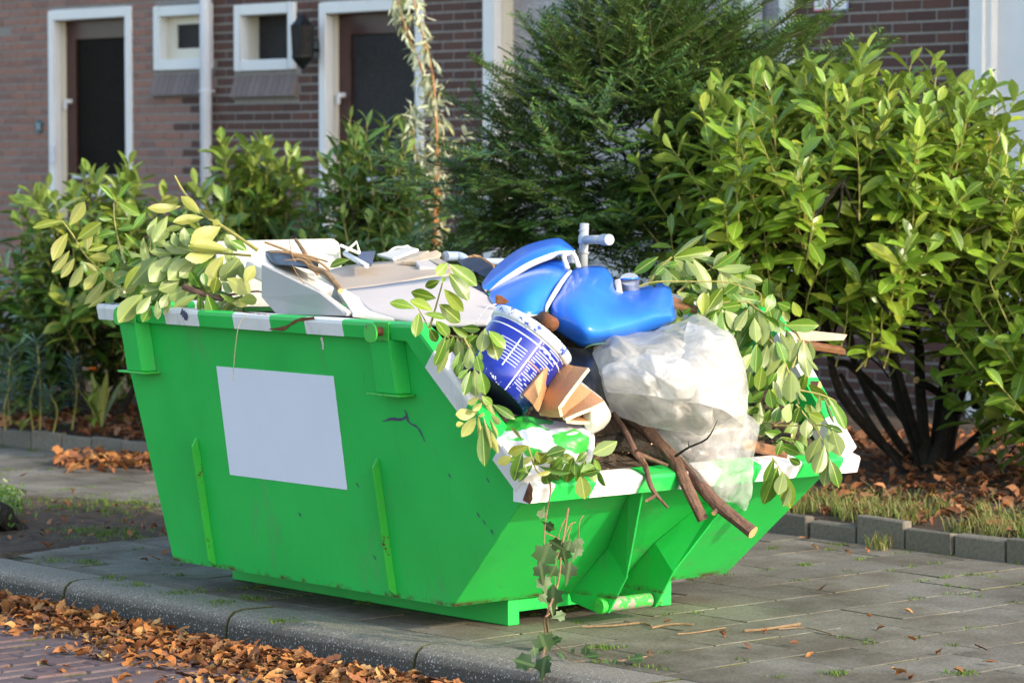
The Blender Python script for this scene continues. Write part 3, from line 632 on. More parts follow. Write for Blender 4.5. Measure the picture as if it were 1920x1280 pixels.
def t_bucket():
    t = NT('printed_blue_tin'); uv = t.n('UVMap'); sp = t.n('SeparateXYZ'); t.l(uv.outputs[0], sp.inputs[0]); U, V = sp.outputs[0], sp.outputs[1]
    def band(x, a, b): return t.math('MULTIPLY', t.math('GREATER_THAN', x, a), t.math('LESS_THAN', x, b))
    n0 = t.noise(6, 4, .6); c = t.ramp(n0, [(.3, (.010, .018, .20)), (.7, (.018, .04, .40))])
    br = t.n('TexBrick'); br.inputs['Scale'].default_value = 1; mp = t.n('Mapping'); mp.inputs['Scale'].default_value = (60, 26, 1); t.l(uv.outputs[0], mp.inputs[0]); wn = t.n('TexWhiteNoise', noise_dimensions='2D')
    sn = t.n('VectorMath', operation='FLOOR'); t.l(mp.outputs[0], sn.inputs[0]); t.l(sn.outputs[0], wn.inputs['Vector'])
    fr = t.n('VectorMath', operation='FRACTION'); t.l(mp.outputs[0], fr.inputs[0]); fs = t.n('SeparateXYZ'); t.l(fr.outputs[0], fs.inputs[0])
    txt = t.math('MULTIPLY', t.math('LESS_THAN', fs.outputs[1], .5), t.math('GREATER_THAN', wn.outputs[0], .35))
    zone = t.math('MULTIPLY', band(U, .06, .17), band(V, .12, .86)); lines = t.math('MULTIPLY', t.math('LESS_THAN', t.math('FRACT', t.math('MULTIPLY', V, 22)), .35), t.math('MULTIPLY', band(U, .20, .32), band(V, .32, .62)))
    c = t.mix(t.math('MULTIPLY', t.math('MULTIPLY', zone, txt), .6), c, (.62, .66, .75)); c = t.mix(t.math('MULTIPLY', lines, .55), c, (.70, .74, .85))
    ln = t.math('ADD', band(U, .178, .183), t.math('MULTIPLY', band(U, .245, .25), band(V, .25, .7))); c = t.mix(ln, c, (.75, .78, .85)); c = t.mix(t.math('MULTIPLY', band(V, .5, .515), band(U, .05, .18)), c, (.75, .25, .08)); c = t.mix(t.math('MULTIPLY', band(V, .86, .875), band(U, .05, .18)), c, (.75, .25, .08))
    s1 = t.noise(40, 5, .7); edge = t.math('ADD', s1, t.math('MULTIPLY', t.math('LESS_THAN', V, .10), .14)); c = t.mix(t.ramp(edge, [(.73, (0, 0, 0)), (.75, (1, 1, 1))]), c, (.78, .8, .82))
    return t.base(c, .22, .6)
M['bucket'] = t_bucket()
def t_whiteflake():
    t = NT('flaking_white_rim'); s1 = t.noise(28, 5, .7); c = t.mix(t.ramp(s1, [(.56, (0, 0, 0)), (.59, (1, 1, 1))]), (.74, .76, .78), (.03, .09, .48)); return t.base(c, .35, .5)
M['flake'] = t_whiteflake()
def t_film(name, tint, alpha, rough=.2):
    t = NT(name); v = t.coord(); n = t.noise(9, 4, .6, v, .8)
    def crease(sc_, d): return t.math('ABSOLUTE', t.math('SUBTRACT', t.noise(sc_, 3, .5, v, d), .5))
    hgt = t.math('ADD', t.math('MULTIPLY', crease(9, 1.2), 1.0), t.math('MULTIPLY', crease(26, 1.6), .45)); t.bump(hgt, .6, .02); t.base(t.ramp(n, [(.3, sc(tint, .86)), (.7, tint)]), rough, .7)
    tl = t.n('BsdfTranslucent'); tl.inputs[0].default_value = (*tint, 1); tp = t.n('BsdfTransparent'); tp.inputs[0].default_value = (.96, .95, .93, 1)
    m1 = t.n('MixShader'); m1.inputs[0].default_value = .38; t.l(t.b.outputs[0], m1.inputs[1]); t.l(tl.outputs[0], m1.inputs[2]); m2 = t.n('MixShader')
    t.l(t.ramp(n, [(.35, (min(1, alpha + .16),) * 3), (.65, (max(0, alpha - .16),) * 3)]), m2.inputs[0]); t.l(m1.outputs[0], m2.inputs[1]); t.l(tp.outputs[0], m2.inputs[2]); t.l(m2.outputs[0], t.o.inputs[0]); return t.m
M['film'] = t_film('crumpled_clear_film', (.80, .785, .74), .24); M['film2'] = t_film('thin_clear_film', (.88, .87, .85), .56, .15)
def t_gbag():
    t = NT('white_green_bag'); n = t.noise(5.2, 2, .4, t.coord((1, 1, 1.4)), .6); c = t.mix(t.ramp(n, [(.50, (0, 0, 0)), (.515, (1, 1, 1))]), (.70, .72, .76), (.05, .50, .06))
    sp = t.n('SeparateXYZ'); t.l(t.coord(), sp.inputs[0]); side = t.math('LESS_THAN', sp.outputs[0], -.10); c = t.mix(side, (.70, .72, .76), c); t.bump(t.noise(30, 5, .6), .5, .01); return t.base(c, .3, .5)
M['gbag'] = t_gbag()

def linsub(pts, n): return [pts[i].lerp(pts[i + 1], j / n) for i in range(len(pts) - 1) for j in range(n)] + [pts[-1]]
def grid_patch(rows, nu, nv, lin=False):
    R = [[Q(p) for p in r] for r in rows]
    if lin: fine = [linsub(r, nu) for r in R]; return [linsub(list(c), nv) for c in zip(*fine)]
    fine = [catmull(r, [0] * len(r), nu)[0] for r in R]; cols = list(zip(*fine)); out = [catmull(list(c), [0] * len(c), nv)[0] for c in cols]
    return out  # out[col][row]
def patch(name, rows, mats, thick=.006, nu=6, nv=6, parent=None, crumple=None, edge=True, seed=0, lin=False):
    g = grid_patch(rows, nu, nv, lin); W, H = len(g), len(g[0]); V = [p.copy() for c in g for p in c]
    f = [(i * H + j, i * H + j + 1, (i + 1) * H + j + 1, (i + 1) * H + j) for i in range(W - 1) for j in range(H - 1)]
    me = mesh(name, V, f, mats, smooth=True)
    nn = [v.normal.copy() for v in me.vertices]
    if sum(n.dot(FW) for n in nn) > 0: me.flip_normals(); nn = [-n for n in nn]
    if crumple:
        amp, fr = crumple
        def facet(u, v_, q):
            i, j = math.floor(u), math.floor(v_); a_, b_ = u - i, v_ - j
            hv = lambda x, y: (math.sin(x * 127.1 + y * 311.7 + q * 74.7 + seed * 19.3) * 43758.5453) % 1.0
            if (i + j + q) % 2:
                return hv(i, j) * (1 - a_ - b_) + hv(i + 1, j) * a_ + hv(i, j + 1) * b_ if a_ + b_ < 1 else hv(i + 1, j + 1) * (a_ + b_ - 1) + hv(i + 1, j) * (1 - b_) + hv(i, j + 1) * (1 - a_)
            return hv(i, j) * (1 - a_) + hv(i + 1, j) * (a_ - b_) + hv(i + 1, j + 1) * b_ if a_ > b_ else hv(i, j) * (1 - b_) + hv(i, j + 1) * (b_ - a_) + hv(i + 1, j + 1) * a_
        for k, vt in enumerate(me.vertices):
            p = vt.co; A, B = p.dot(RT) + p.dot(FW) * .3, p.z + p.dot(FW) * .2
            wx, wy = .05 * noise.noise(Vector((A * 7, B * 7, seed))), .05 * noise.noise(Vector((A * 7, B * 7, seed + 5))); h = 0
            for q, (w_, ff, th) in enumerate(((1.0, 1.0, .5), (.5, 2.3, 1.4), (.24, 5.1, 2.2))):
                th += seed; ca, sa = math.cos(th), math.sin(th); h += w_ * (facet((((A + wx) * ca + (B + wy) * sa)) * fr * ff, ((B + wy) * ca - (A + wx) * sa) * fr * ff * .55, q) - .5)
            ei = min(k // H, W - 1 - k // H) / W; ej = min(k % H, H - 1 - k % H) / H; tp_ = min(1, .35 + 5 * min(ei, ej)); vt.co += (nn[k] * amp * h + noise.noise_vector(p * fr * .6) * amp * .25) * tp_
    me.update()
    if thick:
        bm = bmesh.new(); bm.from_mesh(me); n0 = len(bm.faces); fs = list(bm.faces); bmesh.ops.solidify(bm, geom=fs, thickness=thick); bm.to_mesh(me); bm.free()
        if len(me.materials) > 1:
            k0 = len(f); idx = [0] * k0 + [0] * (len(me.polygons) - k0)
            bm = bmesh.new(); bm.from_mesh(me); bm.faces.ensure_lookup_table()
            # rim faces are the short ones joining both skins
            for q in bm.faces:
                es = sorted(e.calc_length() for e in q.edges)
                if q.calc_area() < 1e9 and min(abs(e.calc_length() - thick) for e in q.edges) < thick * .25 and es[0] < thick * 1.3 and any(True for _ in [0]) and q.index >= 2 * k0: q.material_index = 1
            bm.to_mesh(me); bm.free()
        me.polygons.foreach_set('use_smooth', [not lin] * len(me.polygons))
    o = link(name, me, parent); return o
def slab(name, corners, thick, mat, parent=None, bevel=.003, edge=None):
    P = [Q(c) for c in corners]; n = (P[1] - P[0]).cross(P[2] - P[0]).normalized()
    if n.dot(FW) < 0: n = -n
    return MB().prism(P, n * thick).build(name, M[mat] if isinstance(mat, str) else mat, parent, bevel=bevel)
def thing1(o, label, cat, group=None): return tag(o, label, cat, group)

# heap of mixed debris that everything rests on
def heap():
    nx, ny = 46, 64; v = []; f = []
    for i in range(nx + 1):
        for j in range(ny + 1):
            a = i / nx * 2 - 1; y_ = -.462 + (1.655 + .462) * j / ny
            z = .515 + (.40) * min(1, max(0, (y_ + .44) / .62)) ** .8 + .05 * min(1, max(0, (y_ - .2) / .6))
            z += (1 - a * a) * .05; n_ = noise.fractal(Vector((a * 6, y_ * 8, 0)), 1, 2, 4) * .03; z += n_ if abs(a) < .97 else 0
            z = min(z, .985); hz = hw(z) - .012; v.append((XC + a * hz, y_, z if abs(a) < .99 else min(z, .93)))
    for i in range(nx):
        for j in range(ny): q = i * (ny + 1) + j; f.append((q, q + ny + 1, q + ny + 2, q + 1))
    return link('debris_heap', mesh('debris_heap', v, f, M['soil'], smooth=False))
tag(heap(), 'dark earth and mixed debris filling the green skip', 'debris', kind='stuff')
# small twigs and crumbs scattered over the debris at the low front
b = MB()
for _ in range(420):
    a = random.uniform(-.95, .95); y_ = -.45 + abs(random.gauss(0, .22)); z = .53 + .40 * min(1, max(0, (y_ + .44) / .62)) ** .8 + (1 - a * a) * .05; p = Vector((XC + a * .64, y_, z + random.uniform(0, .02))); d = rv().normalized() * random.uniform(.02, .09); d.z *= .35
    b.tube([p - d * .5, p + rv(.008), p + d * .5], [random.uniform(.001, .0035)] * 3, 4, random.choice((0, 0, 1)))
tag(b.build('twig_litter', [M['bark'], M['twig']]), 'fine twig litter over the debris in the skip', 'twigs', kind='stuff')

# boards and sheets on the left half
thing1(slab('cream_sheet', [(405, 452, 12.0), (624, 447, 12.0), (636, 456, 12.0), (640, 500, 11.9), (642, 575, 11.75), (400, 575, 11.75)], .035, 'creamplastic', bevel=.008), 'mottled cream plastic panel standing upright at the back of the skip', 'panel')
thing1(slab('white_beam', [(463, 488, 11.10), (493, 469, 11.40), (627, 538, 11.10), (606, 552, 10.84)], .05, 'whiteboard', bevel=.006), 'thick white foam beam sloping down behind the grey board', 'beam')
thing1(slab('grey_board', [(490, 496, 10.95), (490, 557, 10.94), (519, 590, 10.87), (652, 592, 10.57), (600, 550, 10.68)], .016, 'greyboard', bevel=.002), 'pale grey triangular board standing on the near striped rim', 'board')
thing1(slab('trim_strip', [(597, 547, 10.80), (604, 544, 10.84), (661, 585, 10.60), (651, 587, 10.57)], .012, 'offwhite', bevel=.002), 'thin off white trim strip behind the grey board', 'strip')
thing1(slab('cream_board', [(634, 545, 10.92), (647, 541, 10.98), (740, 598, 10.50), (662, 588, 10.56)], .012, 'whiteboard', bevel=.002), 'creamy white board wedge lying beside the trim strip', 'board')
thing1(patch('beige_sheet', [[(598, 512, 11.7), (650, 498, 11.75), (720, 490, 11.85), (800, 488, 11.9), (856, 498, 11.8)], [(620, 527, 11.4), (660, 522, 11.4), (730, 513, 11.45), (800, 505, 11.5), (852, 505, 11.5)], [(640, 545, 11.05), (680, 541, 11.05), (740, 533, 11.1), (800, 520, 11.15), (850, 514, 11.3)]], [M['beige']], .008, 5, 4), 'curved beige board lying behind the off white sheet', 'board')
thing1(patch('offwhite_sheet', [[(642, 543, 11.0), (700, 536, 11.02), (770, 526, 11.08), (840, 519, 11.1), (905, 548, 10.95)], [(668, 562, 10.8), (720, 563, 10.76), (790, 562, 10.74), (860, 562, 10.74), (935, 575, 10.7)], [(694, 582, 10.62), (735, 595, 10.52), (795, 604, 10.42), (850, 608, 10.38), (925, 606, 10.32)]], [M['offwhite']], .010, 5, 4), 'large off white sheet sloping to the knee of the near rim', 'sheet')
c3 = lambda x, y, D: (680 + x / 5.647, 420 + y / 5.647, D)
c2 = lambda x, y, D: (420 + x / 5.647, 420 + y / 5.647, D)
thing1(slab('bucket_cover', [c3(160, 348, 12.1), c3(300, 318, 12.2), c3(500, 262, 12.3), c3(600, 290, 12.1), c3(330, 396, 11.9)], .012, 'whiteboard'), 'white plastic lid with wire handle among broken planks', 'lid')
thing1(MB().tube([Q(c3(255, 345, 12.1)), Q(c3(280, 295, 12.15)), Q(c3(350, 250, 12.2)), Q(c3(430, 243, 12.2)), Q(c3(475, 232, 12.2)), Q(c3(505, 268, 12.2))], .004, 6, smooth=3).build('wire_handle', M['frame']), 'thin white wire handle arching over the plastic lid', 'handle')
GP = 'broken planks on the heap'
thing1(slab('broken_plank', [c3(320, 398, 11.8), c3(590, 292, 12.0), c3(705, 280, 12.0), c3(470, 392, 11.8)], .014, 'woodgrey'), 'grey broken plank sloping up beside the white lid', 'plank', GP)
thing1(slab('broken_plank', [c3(400, 398, 11.7), c3(780, 272, 11.9), c3(832, 302, 11.85), c3(800, 345, 11.75), c3(560, 398, 11.65)], .014, 'paleplank'), 'tan splintered plank lying across the grey plank', 'plank', GP)
thing1(slab('broken_plank', [c3(545, 380, 11.7), c3(690, 372, 11.72), c3(830, 465, 11.5), c3(600, 452, 11.5)], .014, 'offwhite'), 'short pale painted plank piece resting on the beige board', 'plank', GP)
thing1(slab('broken_plank', [c3(690, 372, 11.7), c3(800, 352, 11.75), c3(960, 440, 11.5), c3(860, 450, 11.5)], .012, 'woodgrey'), 'narrow grey plank slipping down towards the dark rubber sheet', 'plank', GP)
thing1(MB().tube([Q(c2(1230, 225, 11.9)), Q(c2(1445, 318, 11.9))], .006, 6).tube([Q(c2(1270, 312, 11.9)), Q(c2(1405, 188, 11.9)), Q(c2(1432, 300, 11.9))], .006, 6).build('plastic_bracket', M['frame']), 'white bent plastic bracket sticking out near the cream panel', 'bracket')
thing1(MB().tube([Q(c2(1285, 315, 11.75)), Q(c2(1510, 445, 11.4))], .010, 10).build('white_tube', M['frame'], smooth=True), 'thin white tube lying in front of the bent bracket', 'tube')
thing1(slab('plastic_scrap', [c2(1395, 372, 11.6), c2(1460, 290, 11.7), c2(1602, 284, 11.7), c2(1562, 440, 11.4), c2(1450, 440, 11.4)], .003, 'greyplastic', bevel=0), 'slate grey plastic scrap beside the white tube', 'scrap')
thing1(patch('black_bag', [[c2(440, 290, 11.4), c2(620, 300, 11.5), c2(800, 330, 11.5), c2(1000, 380, 11.4)], [c2(480, 360, 11.2), c2(650, 370, 11.2), c2(820, 400, 11.2), c2(1000, 440, 11.2)], [c2(560, 420, 11.1), c2(720, 440, 11.05), c2(860, 480, 11.0), c2(1010, 520, 11.0)]], [M['blackplastic']], .002, 6, 6, crumple=(.03, 9)), 'black plastic bag under the twigs behind the white beam', 'bag')
# twigs on the boards
def branch(name, pts, r, label, cat='branch', group=None, mat='barkr', n=8, capm='cut', wob=.25, extra=(), sm=3):
    b = MB(); b.tube([Q(p) for p in pts], r, n, 0, 1, 1, sm, wob)
    o = empty(name, Q(pts[0]), label, cat, group); b.build('stem', [M[mat], M[capm]], o, smooth=False)
    for e in extra: MB().tube([Q(p) for p in e[0]], e[1], 6, 0, 1, 1, 3, wob).build('side_shoot', [M[mat], M[capm]], o)
    return o
branch('dry_branch', [c2(760, 165, 11.1), c2(850, 300, 11.0), c2(925, 455, 10.95), c2(1080, 520, 10.9), c2(1235, 705, 10.8)], [.006, .008, .011, .011, .010], 'knotty dry branch lying over the white beam', mat='twig', n=8)
for k, (pts, r, lab) in enumerate(((((430, 190), (700, 300), (920, 460), (1000, 540)), .005, 'long thin dry twig crossing the knotty branch'), (((480, 295), (640, 300), (850, 330), (1100, 400)), .0035, 'straight thin twig in front of the cream panel'), (((690, 290), (800, 340), (1000, 400), (1115, 490)), .004, 'bent twig ending near a single green leaf'), (((640, 385), (820, 375), (900, 440)), .003, 'short twig over the black bag'), (((720, 430), (780, 540), (860, 650)), .0015, 'hair thin stalk over the white beam'), (((690, 170), (720, 330), (760, 400)), .002, 'upright brittle stalk against the cream panel'))):
    branch('dry_twig', [c2(x, y, 11.0 - .03 * k) for x, y in pts], [r * .7] + [r] * (len(pts) - 1), lab, 'twig', 'dry twigs on the boards', 'twig', 6)
# grey pipes
r_ = .0185
pe = empty('pipe_elbow', Q(c3(880, 345, 11.9)), 'pale blue grey plastic pipe elbow lying behind the rubber sheet', 'pipe')
MB().tube([Q(c3(878, 342, 11.85)), Q(c3(985, 342, 11.9)), Q(c3(1050, 350, 11.9)), Q(c3(1110, 395, 11.9))], [.018, .018, .0165, .0165], 16, smooth=4).build('elbow', M['pipeblue'], pe, smooth=True)
MB().tube([Q(c3(876, 342, 11.85)), Q(c3(900, 342, 11.86))], .0195, 16).build('socket_ring', M['pipeblue'], pe)
MB().tube([Q(c3(1110, 395, 11.95)), Q(c3(1490, 398, 12.0))], .013, 14).build('pipe_run', M['pipeblue'], pe, smooth=True)
c4 = lambda x, y, D: (880 + x / 4.8, 420 + y / 4.8, D)
tee = empty('pipe_tee', Q(c4(1030, 360, 11.4)), 'upright grey plastic pipe with capped side branch', 'pipe')
MB().tube([Q(c4(1020, 520, 11.4)), Q(c4(1036, -6, 11.4))], .0165, 18).build('riser', M['pipegrey'], tee, smooth=True)
for a, b_ in ((268, 245), (180, 100), (45, 60)): MB().tube([Q(c4(1028, a, 11.4)), Q(c4(1031, b_, 11.4))], .0195, 18).build('socket', M['pipegrey'], tee, bevel=.002)
MB().tube([Q(c4(1031, 142, 11.4)), Q(c4(1215, 142, 11.28))], .0165, 18).build('side_branch', M['pipegrey'], tee, smooth=True)
MB().tube([Q(c4(1200, 142, 11.29)), Q(c4(1262, 142, 11.24))], .0205, 18).build('end_cap', M['pipegrey'], tee, bevel=.003)
ps = empty('pipe_stub', Q(c4(1440, 570, 11.25)), 'short cut grey pipe stub behind the blue plastic piece', 'pipe')
MB().tube([Q(c4(1450, 640, 11.3)), Q(c4(1440, 495, 11.25))], .034, 22).build('stub', M['pipegrey'], ps, smooth=False); MB().tube([Q(c4(1440, 500, 11.25)), Q(c4(1439, 485, 11.25))], .0355, 22).build('blue_lip', M['blue'], ps)
thing1(slab('broken_tile', [c4(1305, 500, 11.2), c4(1355, 485, 11.2), c4(1372, 600, 11.1), c4(1320, 600, 11.1)], .02, 'offwhite'), 'small off white fragment beside the grey pipe stub', 'fragment')
rs = empty('rubber_sheet', Q(c3(1150, 450, 11.6)), 'dark navy foam backed rubber sheet behind the blue plastic', 'sheet')
patch('rubber', [[c3(1010, 388, 11.8), c3(1150, 352, 11.85), c3(1250, 366, 11.8), c3(1385, 448, 11.7)], [c3(1060, 430, 11.6), c3(1150, 430, 11.6), c3(1250, 450, 11.6), c3(1360, 500, 11.55)], [c3(1140, 480, 11.5), c3(1200, 500, 11.5), c3(1260, 530, 11.45), c3(1330, 560, 11.4)]], [M['navy']], .010, 5, 4, rs)
MB().tube([Q(c3(1120, 352, 11.87)), Q(c3(1190, 350, 11.87)), Q(c3(1270, 372, 11.83)), Q(c3(1390, 455, 11.72))], [.006, .009, .007, .006], 7, smooth=4, wob=.8).build('torn_edge', M['foamedge'], rs)
thing1(slab('black_tray', [c3(1120, 600, 11.1), c3(1200, 590, 11.2), c3(1340, 740, 10.95), c3(1330, 775, 10.9), c3(1240, 755, 10.9), c3(1150, 690, 11.0)], .02, 'navy', bevel=.006), 'black plastic tray corner under the blue plastic shell', 'tray')
# big blue broken plastic shells
BG = 'broken blue plastic shells'
thing1(patch('blue_shell', [[c4(112, 530, 11.15), c4(230, 385, 11.3), c4(480, 205, 11.45), c4(770, 126, 11.5), c4(872, 165, 11.45), c4(960, 240, 11.4)], [c4(118, 575, 11.0), c4(240, 460, 11.05), c4(500, 270, 11.1), c4(760, 180, 11.15), c4(860, 205, 11.15), c4(945, 235, 11.2)], [c4(175, 600, 10.98), c4(300, 490, 10.98), c4(520, 350, 11.0), c4(740, 262, 11.05), c4(850, 240, 11.1), c4(942, 248, 11.15)]], [M['blue'], M['whiteboard']], .022, 6, 6), 'crescent shaped broken blue plastic shell topping the heap', 'plastic shell', BG)
thing1(patch('blue_shell', [[c4(185, 600, 11.0), c4(330, 480, 11.1), c4(520, 385, 11.2), c4(700, 322, 11.25), c4(840, 330, 11.25), c4(905, 425, 11.1)], [c4(178, 650, 10.85), c4(330, 560, 10.85), c4(520, 470, 10.86), c4(680, 430, 10.9), c4(800, 440, 10.95), c4(860, 490, 10.98)], [c4(200, 700, 10.75), c4(340, 660, 10.7), c4(520, 600, 10.68), c4(660, 570, 10.72), c4(760, 560, 10.8), c4(800, 570, 10.9)], [c4(240, 740, 10.7), c4(350, 770, 10.62), c4(480, 800, 10.58), c4(600, 815, 10.6), c4(680, 800, 10.68), c4(700, 740, 10.8)]], [M['blue'], M['whiteboard']], .022, 6, 6), 'rounded blue plastic shell half behind the paint bucket', 'plastic shell', BG)
thing1(patch('blue_shell', [[c4(905, 425, 11.15), c4(990, 390, 11.25), c4(1100, 375, 11.3), c4(1220, 390, 11.3), c4(1290, 480, 11.25), c4(1322, 590, 11.2), c4(1500, 585, 11.3), c4(1745, 522, 11.35), c4(1800, 560, 11.3)], [c4(850, 500, 11.0), c4(960, 480, 10.95), c4(1080, 470, 10.95), c4(1190, 490, 10.97), c4(1270, 560, 11.0), c4(1340, 625, 11.05), c4(1510, 640, 11.1), c4(1720, 590, 11.15), c4(1820, 610, 11.2)], [c4(790, 590, 10.85), c4(900, 600, 10.72), c4(1020, 610, 10.68), c4(1140, 640, 10.7), c4(1250, 690, 10.75), c4(1360, 720, 10.8), c4(1520, 720, 10.85), c4(1710, 690, 10.95), c4(1838, 700, 11.05)], [c4(715, 700, 10.75), c4(840, 730, 10.58), c4(960, 760, 10.52), c4(1080, 790, 10.52), c4(1200, 830, 10.55), c4(1330, 840, 10.6), c4(1500, 830, 10.68), c4(1690, 800, 10.8), c4(1850, 800, 10.95)], [c4(720, 800, 10.7), c4(820, 870, 10.55), c4(940, 920, 10.48), c4(1060, 960, 10.45), c4(1180, 980, 10.48), c4(1320, 950, 10.55), c4(1490, 920, 10.65), c4(1680, 890, 10.8), c4(1850, 850, 10.95)], [c4(770, 950, 10.72), c4(850, 1010, 10.6), c4(930, 1060, 10.55), c4(1015, 1105, 10.52), c4(1130, 1090, 10.55), c4(1290, 1060, 10.62), c4(1480, 1020, 10.72), c4(1660, 960, 10.85), c4(1850, 880, 11.0)]], [M['blue'], M['whiteboard']], .02, 4, 4), 'largest blue plastic shell with domed back and flared lip', 'plastic shell', BG)
MB().tube([Q(c4(x, y, d)) for x, y, d in ((690, 795, 10.66), (705, 730, 10.68), (790, 585, 10.78), (850, 495, 10.93), (908, 425, 11.08))], [.004, .008, .009, .008, .006], 8, smooth=4).build('torn_edge', M['whiteboard'], bpy.data.objects['blue_shell.002'])
h = MB().tube([Q(c4(1665, 556, 11.02)), Q(c4(1668, 556, 11.0))], .0055, 10).build('rivet_hole', M['dark']); h.parent = bpy.data.objects['blue_shell.002']
bk = empty('white_clip', Q(c4(920, 330, 11.05)), 'white plastic clip between the blue shells', 'clip')
MB().tube([Q(c4(885, 400, 11.02)), Q(c4(852, 300, 11.05)), Q(c4(880, 265, 11.06)), Q(c4(940, 275, 11.06)), Q(c4(985, 385, 11.02))], .009, 8, smooth=3).build('clip_frame', M['whiteboard'], bk, smooth=True)
MB().prism([Q(c4(885, 300, 11.08)), Q(c4(935, 290, 11.08)), Q(c4(960, 350, 11.07)), Q(c4(890, 350, 11.07))], FW * .01).build('clip_web', M['pipegrey'], bk)
for pts, lab in (([(232, 640), (285, 640), (360, 695), (330, 720), (240, 722)], 'flat rusty brown metal scrap on the blue shell'),):
    thing1(slab('rusty_scrap', [c4(x, y, 10.6) for x, y in pts], .01, 'rust'), lab, 'scrap')
thing1(MB().tube([Q(c4(660, 830, 10.45)), Q(c4(740, 900, 10.35))], [.018, .026], 12).build('rusty_tube', M['rust'], smooth=True), 'rusty brown tube end wedged behind the bucket rim', 'tube')
# paint bucket
RC = PD(996, 632, 10.22); BC = PD(926, 728, 10.02); ax = (RC - BC); ax = (ax.normalized() * .97 - FW * (ax.normalized().dot(FW)) + FW * .20).normalized(); L_ = .235
mid = (RC + BC) / 2; BC = mid - ax * L_ / 2
bucket = empty('paint_bucket', BC, 'dark blue printed paint bucket lying tilted with flaking white rim', 'bucket')
def ring_mesh(name, prof, n, mat, parent, uvs=True, start=None, smooth=True, sol=0):
    t_ = (CAM - mid); u = (t_ - ax * t_.dot(ax)).normalized(); w2 = ax.cross(u); v = []; uv = []
    for z, r in prof:
        for j in range(n + 1): a = 2 * math.pi * (.22 - j / n); v.append(BC + ax * z + (u * math.cos(a) + w2 * math.sin(a)) * r); uv.append((j / n, z / L_))
    f = [(i * (n + 1) + j, i * (n + 1) + j + 1, (i + 1) * (n + 1) + j + 1, (i + 1) * (n + 1) + j) for i in range(len(prof) - 1) for j in range(n)]
    me = mesh(name, v, f, mat, smooth=smooth, uv=[(q[0], q[1]) for q in uv]); return link(name, me, parent)
ring_mesh('bucket_wall', [(0, .122), (.003, .128), (L_ * .25, .131), (L_ * .5, .134), (L_ * .84, .138)], 56, M['bucket'], bucket)
ring_mesh('bucket_base', [(.002, .126), (.010, .118), (.010, .001)], 56, M['navy'], bucket)
ring_mesh('bucket_rim', [(L_ * .86, .138), (L_ * .875, .146), (L_ * .98, .148), (L_, .147), (L_ * .99, .139), (L_ * .75, .137)], 56, M['flake'], bucket)
ring_mesh('bucket_inside', [(L_ * .8, .136), (.02, .124), (.02, .001)], 56, M['flake'], bucket)
MB().tube([PD(930, 570, 10.2), PD(915, 575, 10.15), PD(900, 592, 10.12), PD(893, 605, 10.1)], .0022, 6, smooth=4).build('wire_handle', M['wire'], bucket)
# folded tan pads
c6 = lambda x, y, D: (860 + x / 4.923, 640 + y / 4.923, D)
tp = empty('folded_pad', Q(c6(800, 600, 10.0)), 'tan leather cushion pads folded like a fan beside the bucket', 'pad')
tm = [M['tanin'], M['tanedge']]
patch('pad_fold', [[c6(535, 465, 10.04), c6(680, 290, 10.08), c6(790, 165, 10.12), c6(850, 150, 10.13), c6(945, 195, 10.14)], [c6(600, 490, 9.98), c6(700, 370, 9.98), c6(780, 270, 10.0), c6(840, 235, 10.05), c6(885, 290, 10.12)], [c6(690, 590, 9.97), c6(735, 500, 9.96), c6(770, 420, 9.99), c6(805, 370, 10.06), c6(825, 385, 10.12)], [c6(735, 650, 9.99), c6(750, 620, 9.99), c6(765, 580, 10.02), c6(775, 545, 10.07), c6(785, 530, 10.10)]], tm, .011, 3, 3, tp, lin=True)
patch('pad_fold', [[c6(940, 192, 10.14), c6(1060, 225, 10.09), c6(1195, 242, 10.02)], [c6(870, 320, 10.13), c6(980, 345, 10.07), c6(1110, 350, 10.0)], [c6(800, 480, 10.11), c6(890, 490, 10.05), c6(1010, 480, 9.97)], [c6(750, 640, 10.06), c6(830, 640, 10.02), c6(918, 608, 9.94)], [c6(742, 668, 10.05), c6(840, 700, 10.03), c6(940, 700, 9.97)]], tm, .011, 3, 3, tp, lin=True)
patch('pad_fold', [[c6(1110, 378, 10.14), c6(1230, 460, 10.12), c6(1345, 548, 10.06)], [c6(1020, 490, 10.09), c6(1130, 550, 10.07), c6(1230, 605, 10.0)], [c6(935, 605, 10.04), c6(1010, 640, 10.03), c6(1090, 660, 9.97)], [c6(945, 690, 10.0), c6(965, 700, 9.98), c6(985, 708, 9.95)]], tm, .011, 3, 3, tp, lin=True)
patch('pad_fold', [[c6(985, 706, 10.05), c6(1090, 680, 10.08), c6(1222, 640, 10.1)], [c6(1000, 722, 10.0), c6(1110, 735, 10.02), c6(1265, 738, 10.04)]], tm, .011, 3, 3, tp, lin=True)
thing1(patch('milky_canister', [[c6(1120, 360, 10.3), c6(1220, 440, 10.25), c6(1330, 530, 10.2), c6(1400, 640, 10.25)], [c6(1130, 520, 10.1), c6(1230, 580, 10.05), c6(1340, 620, 10.06), c6(1408, 690, 10.2)], [c6(1150, 700, 10.05), c6(1240, 740, 10.03), c6(1330, 740, 10.08), c6(1390, 740, 10.2)], [c6(1170, 850, 10.08), c6(1240, 850, 10.08), c6(1290, 830, 10.12), c6(1340, 800, 10.2)]], [M['crate']], .01, 5, 5), 'milky white plastic canister behind the tan pads', 'canister')
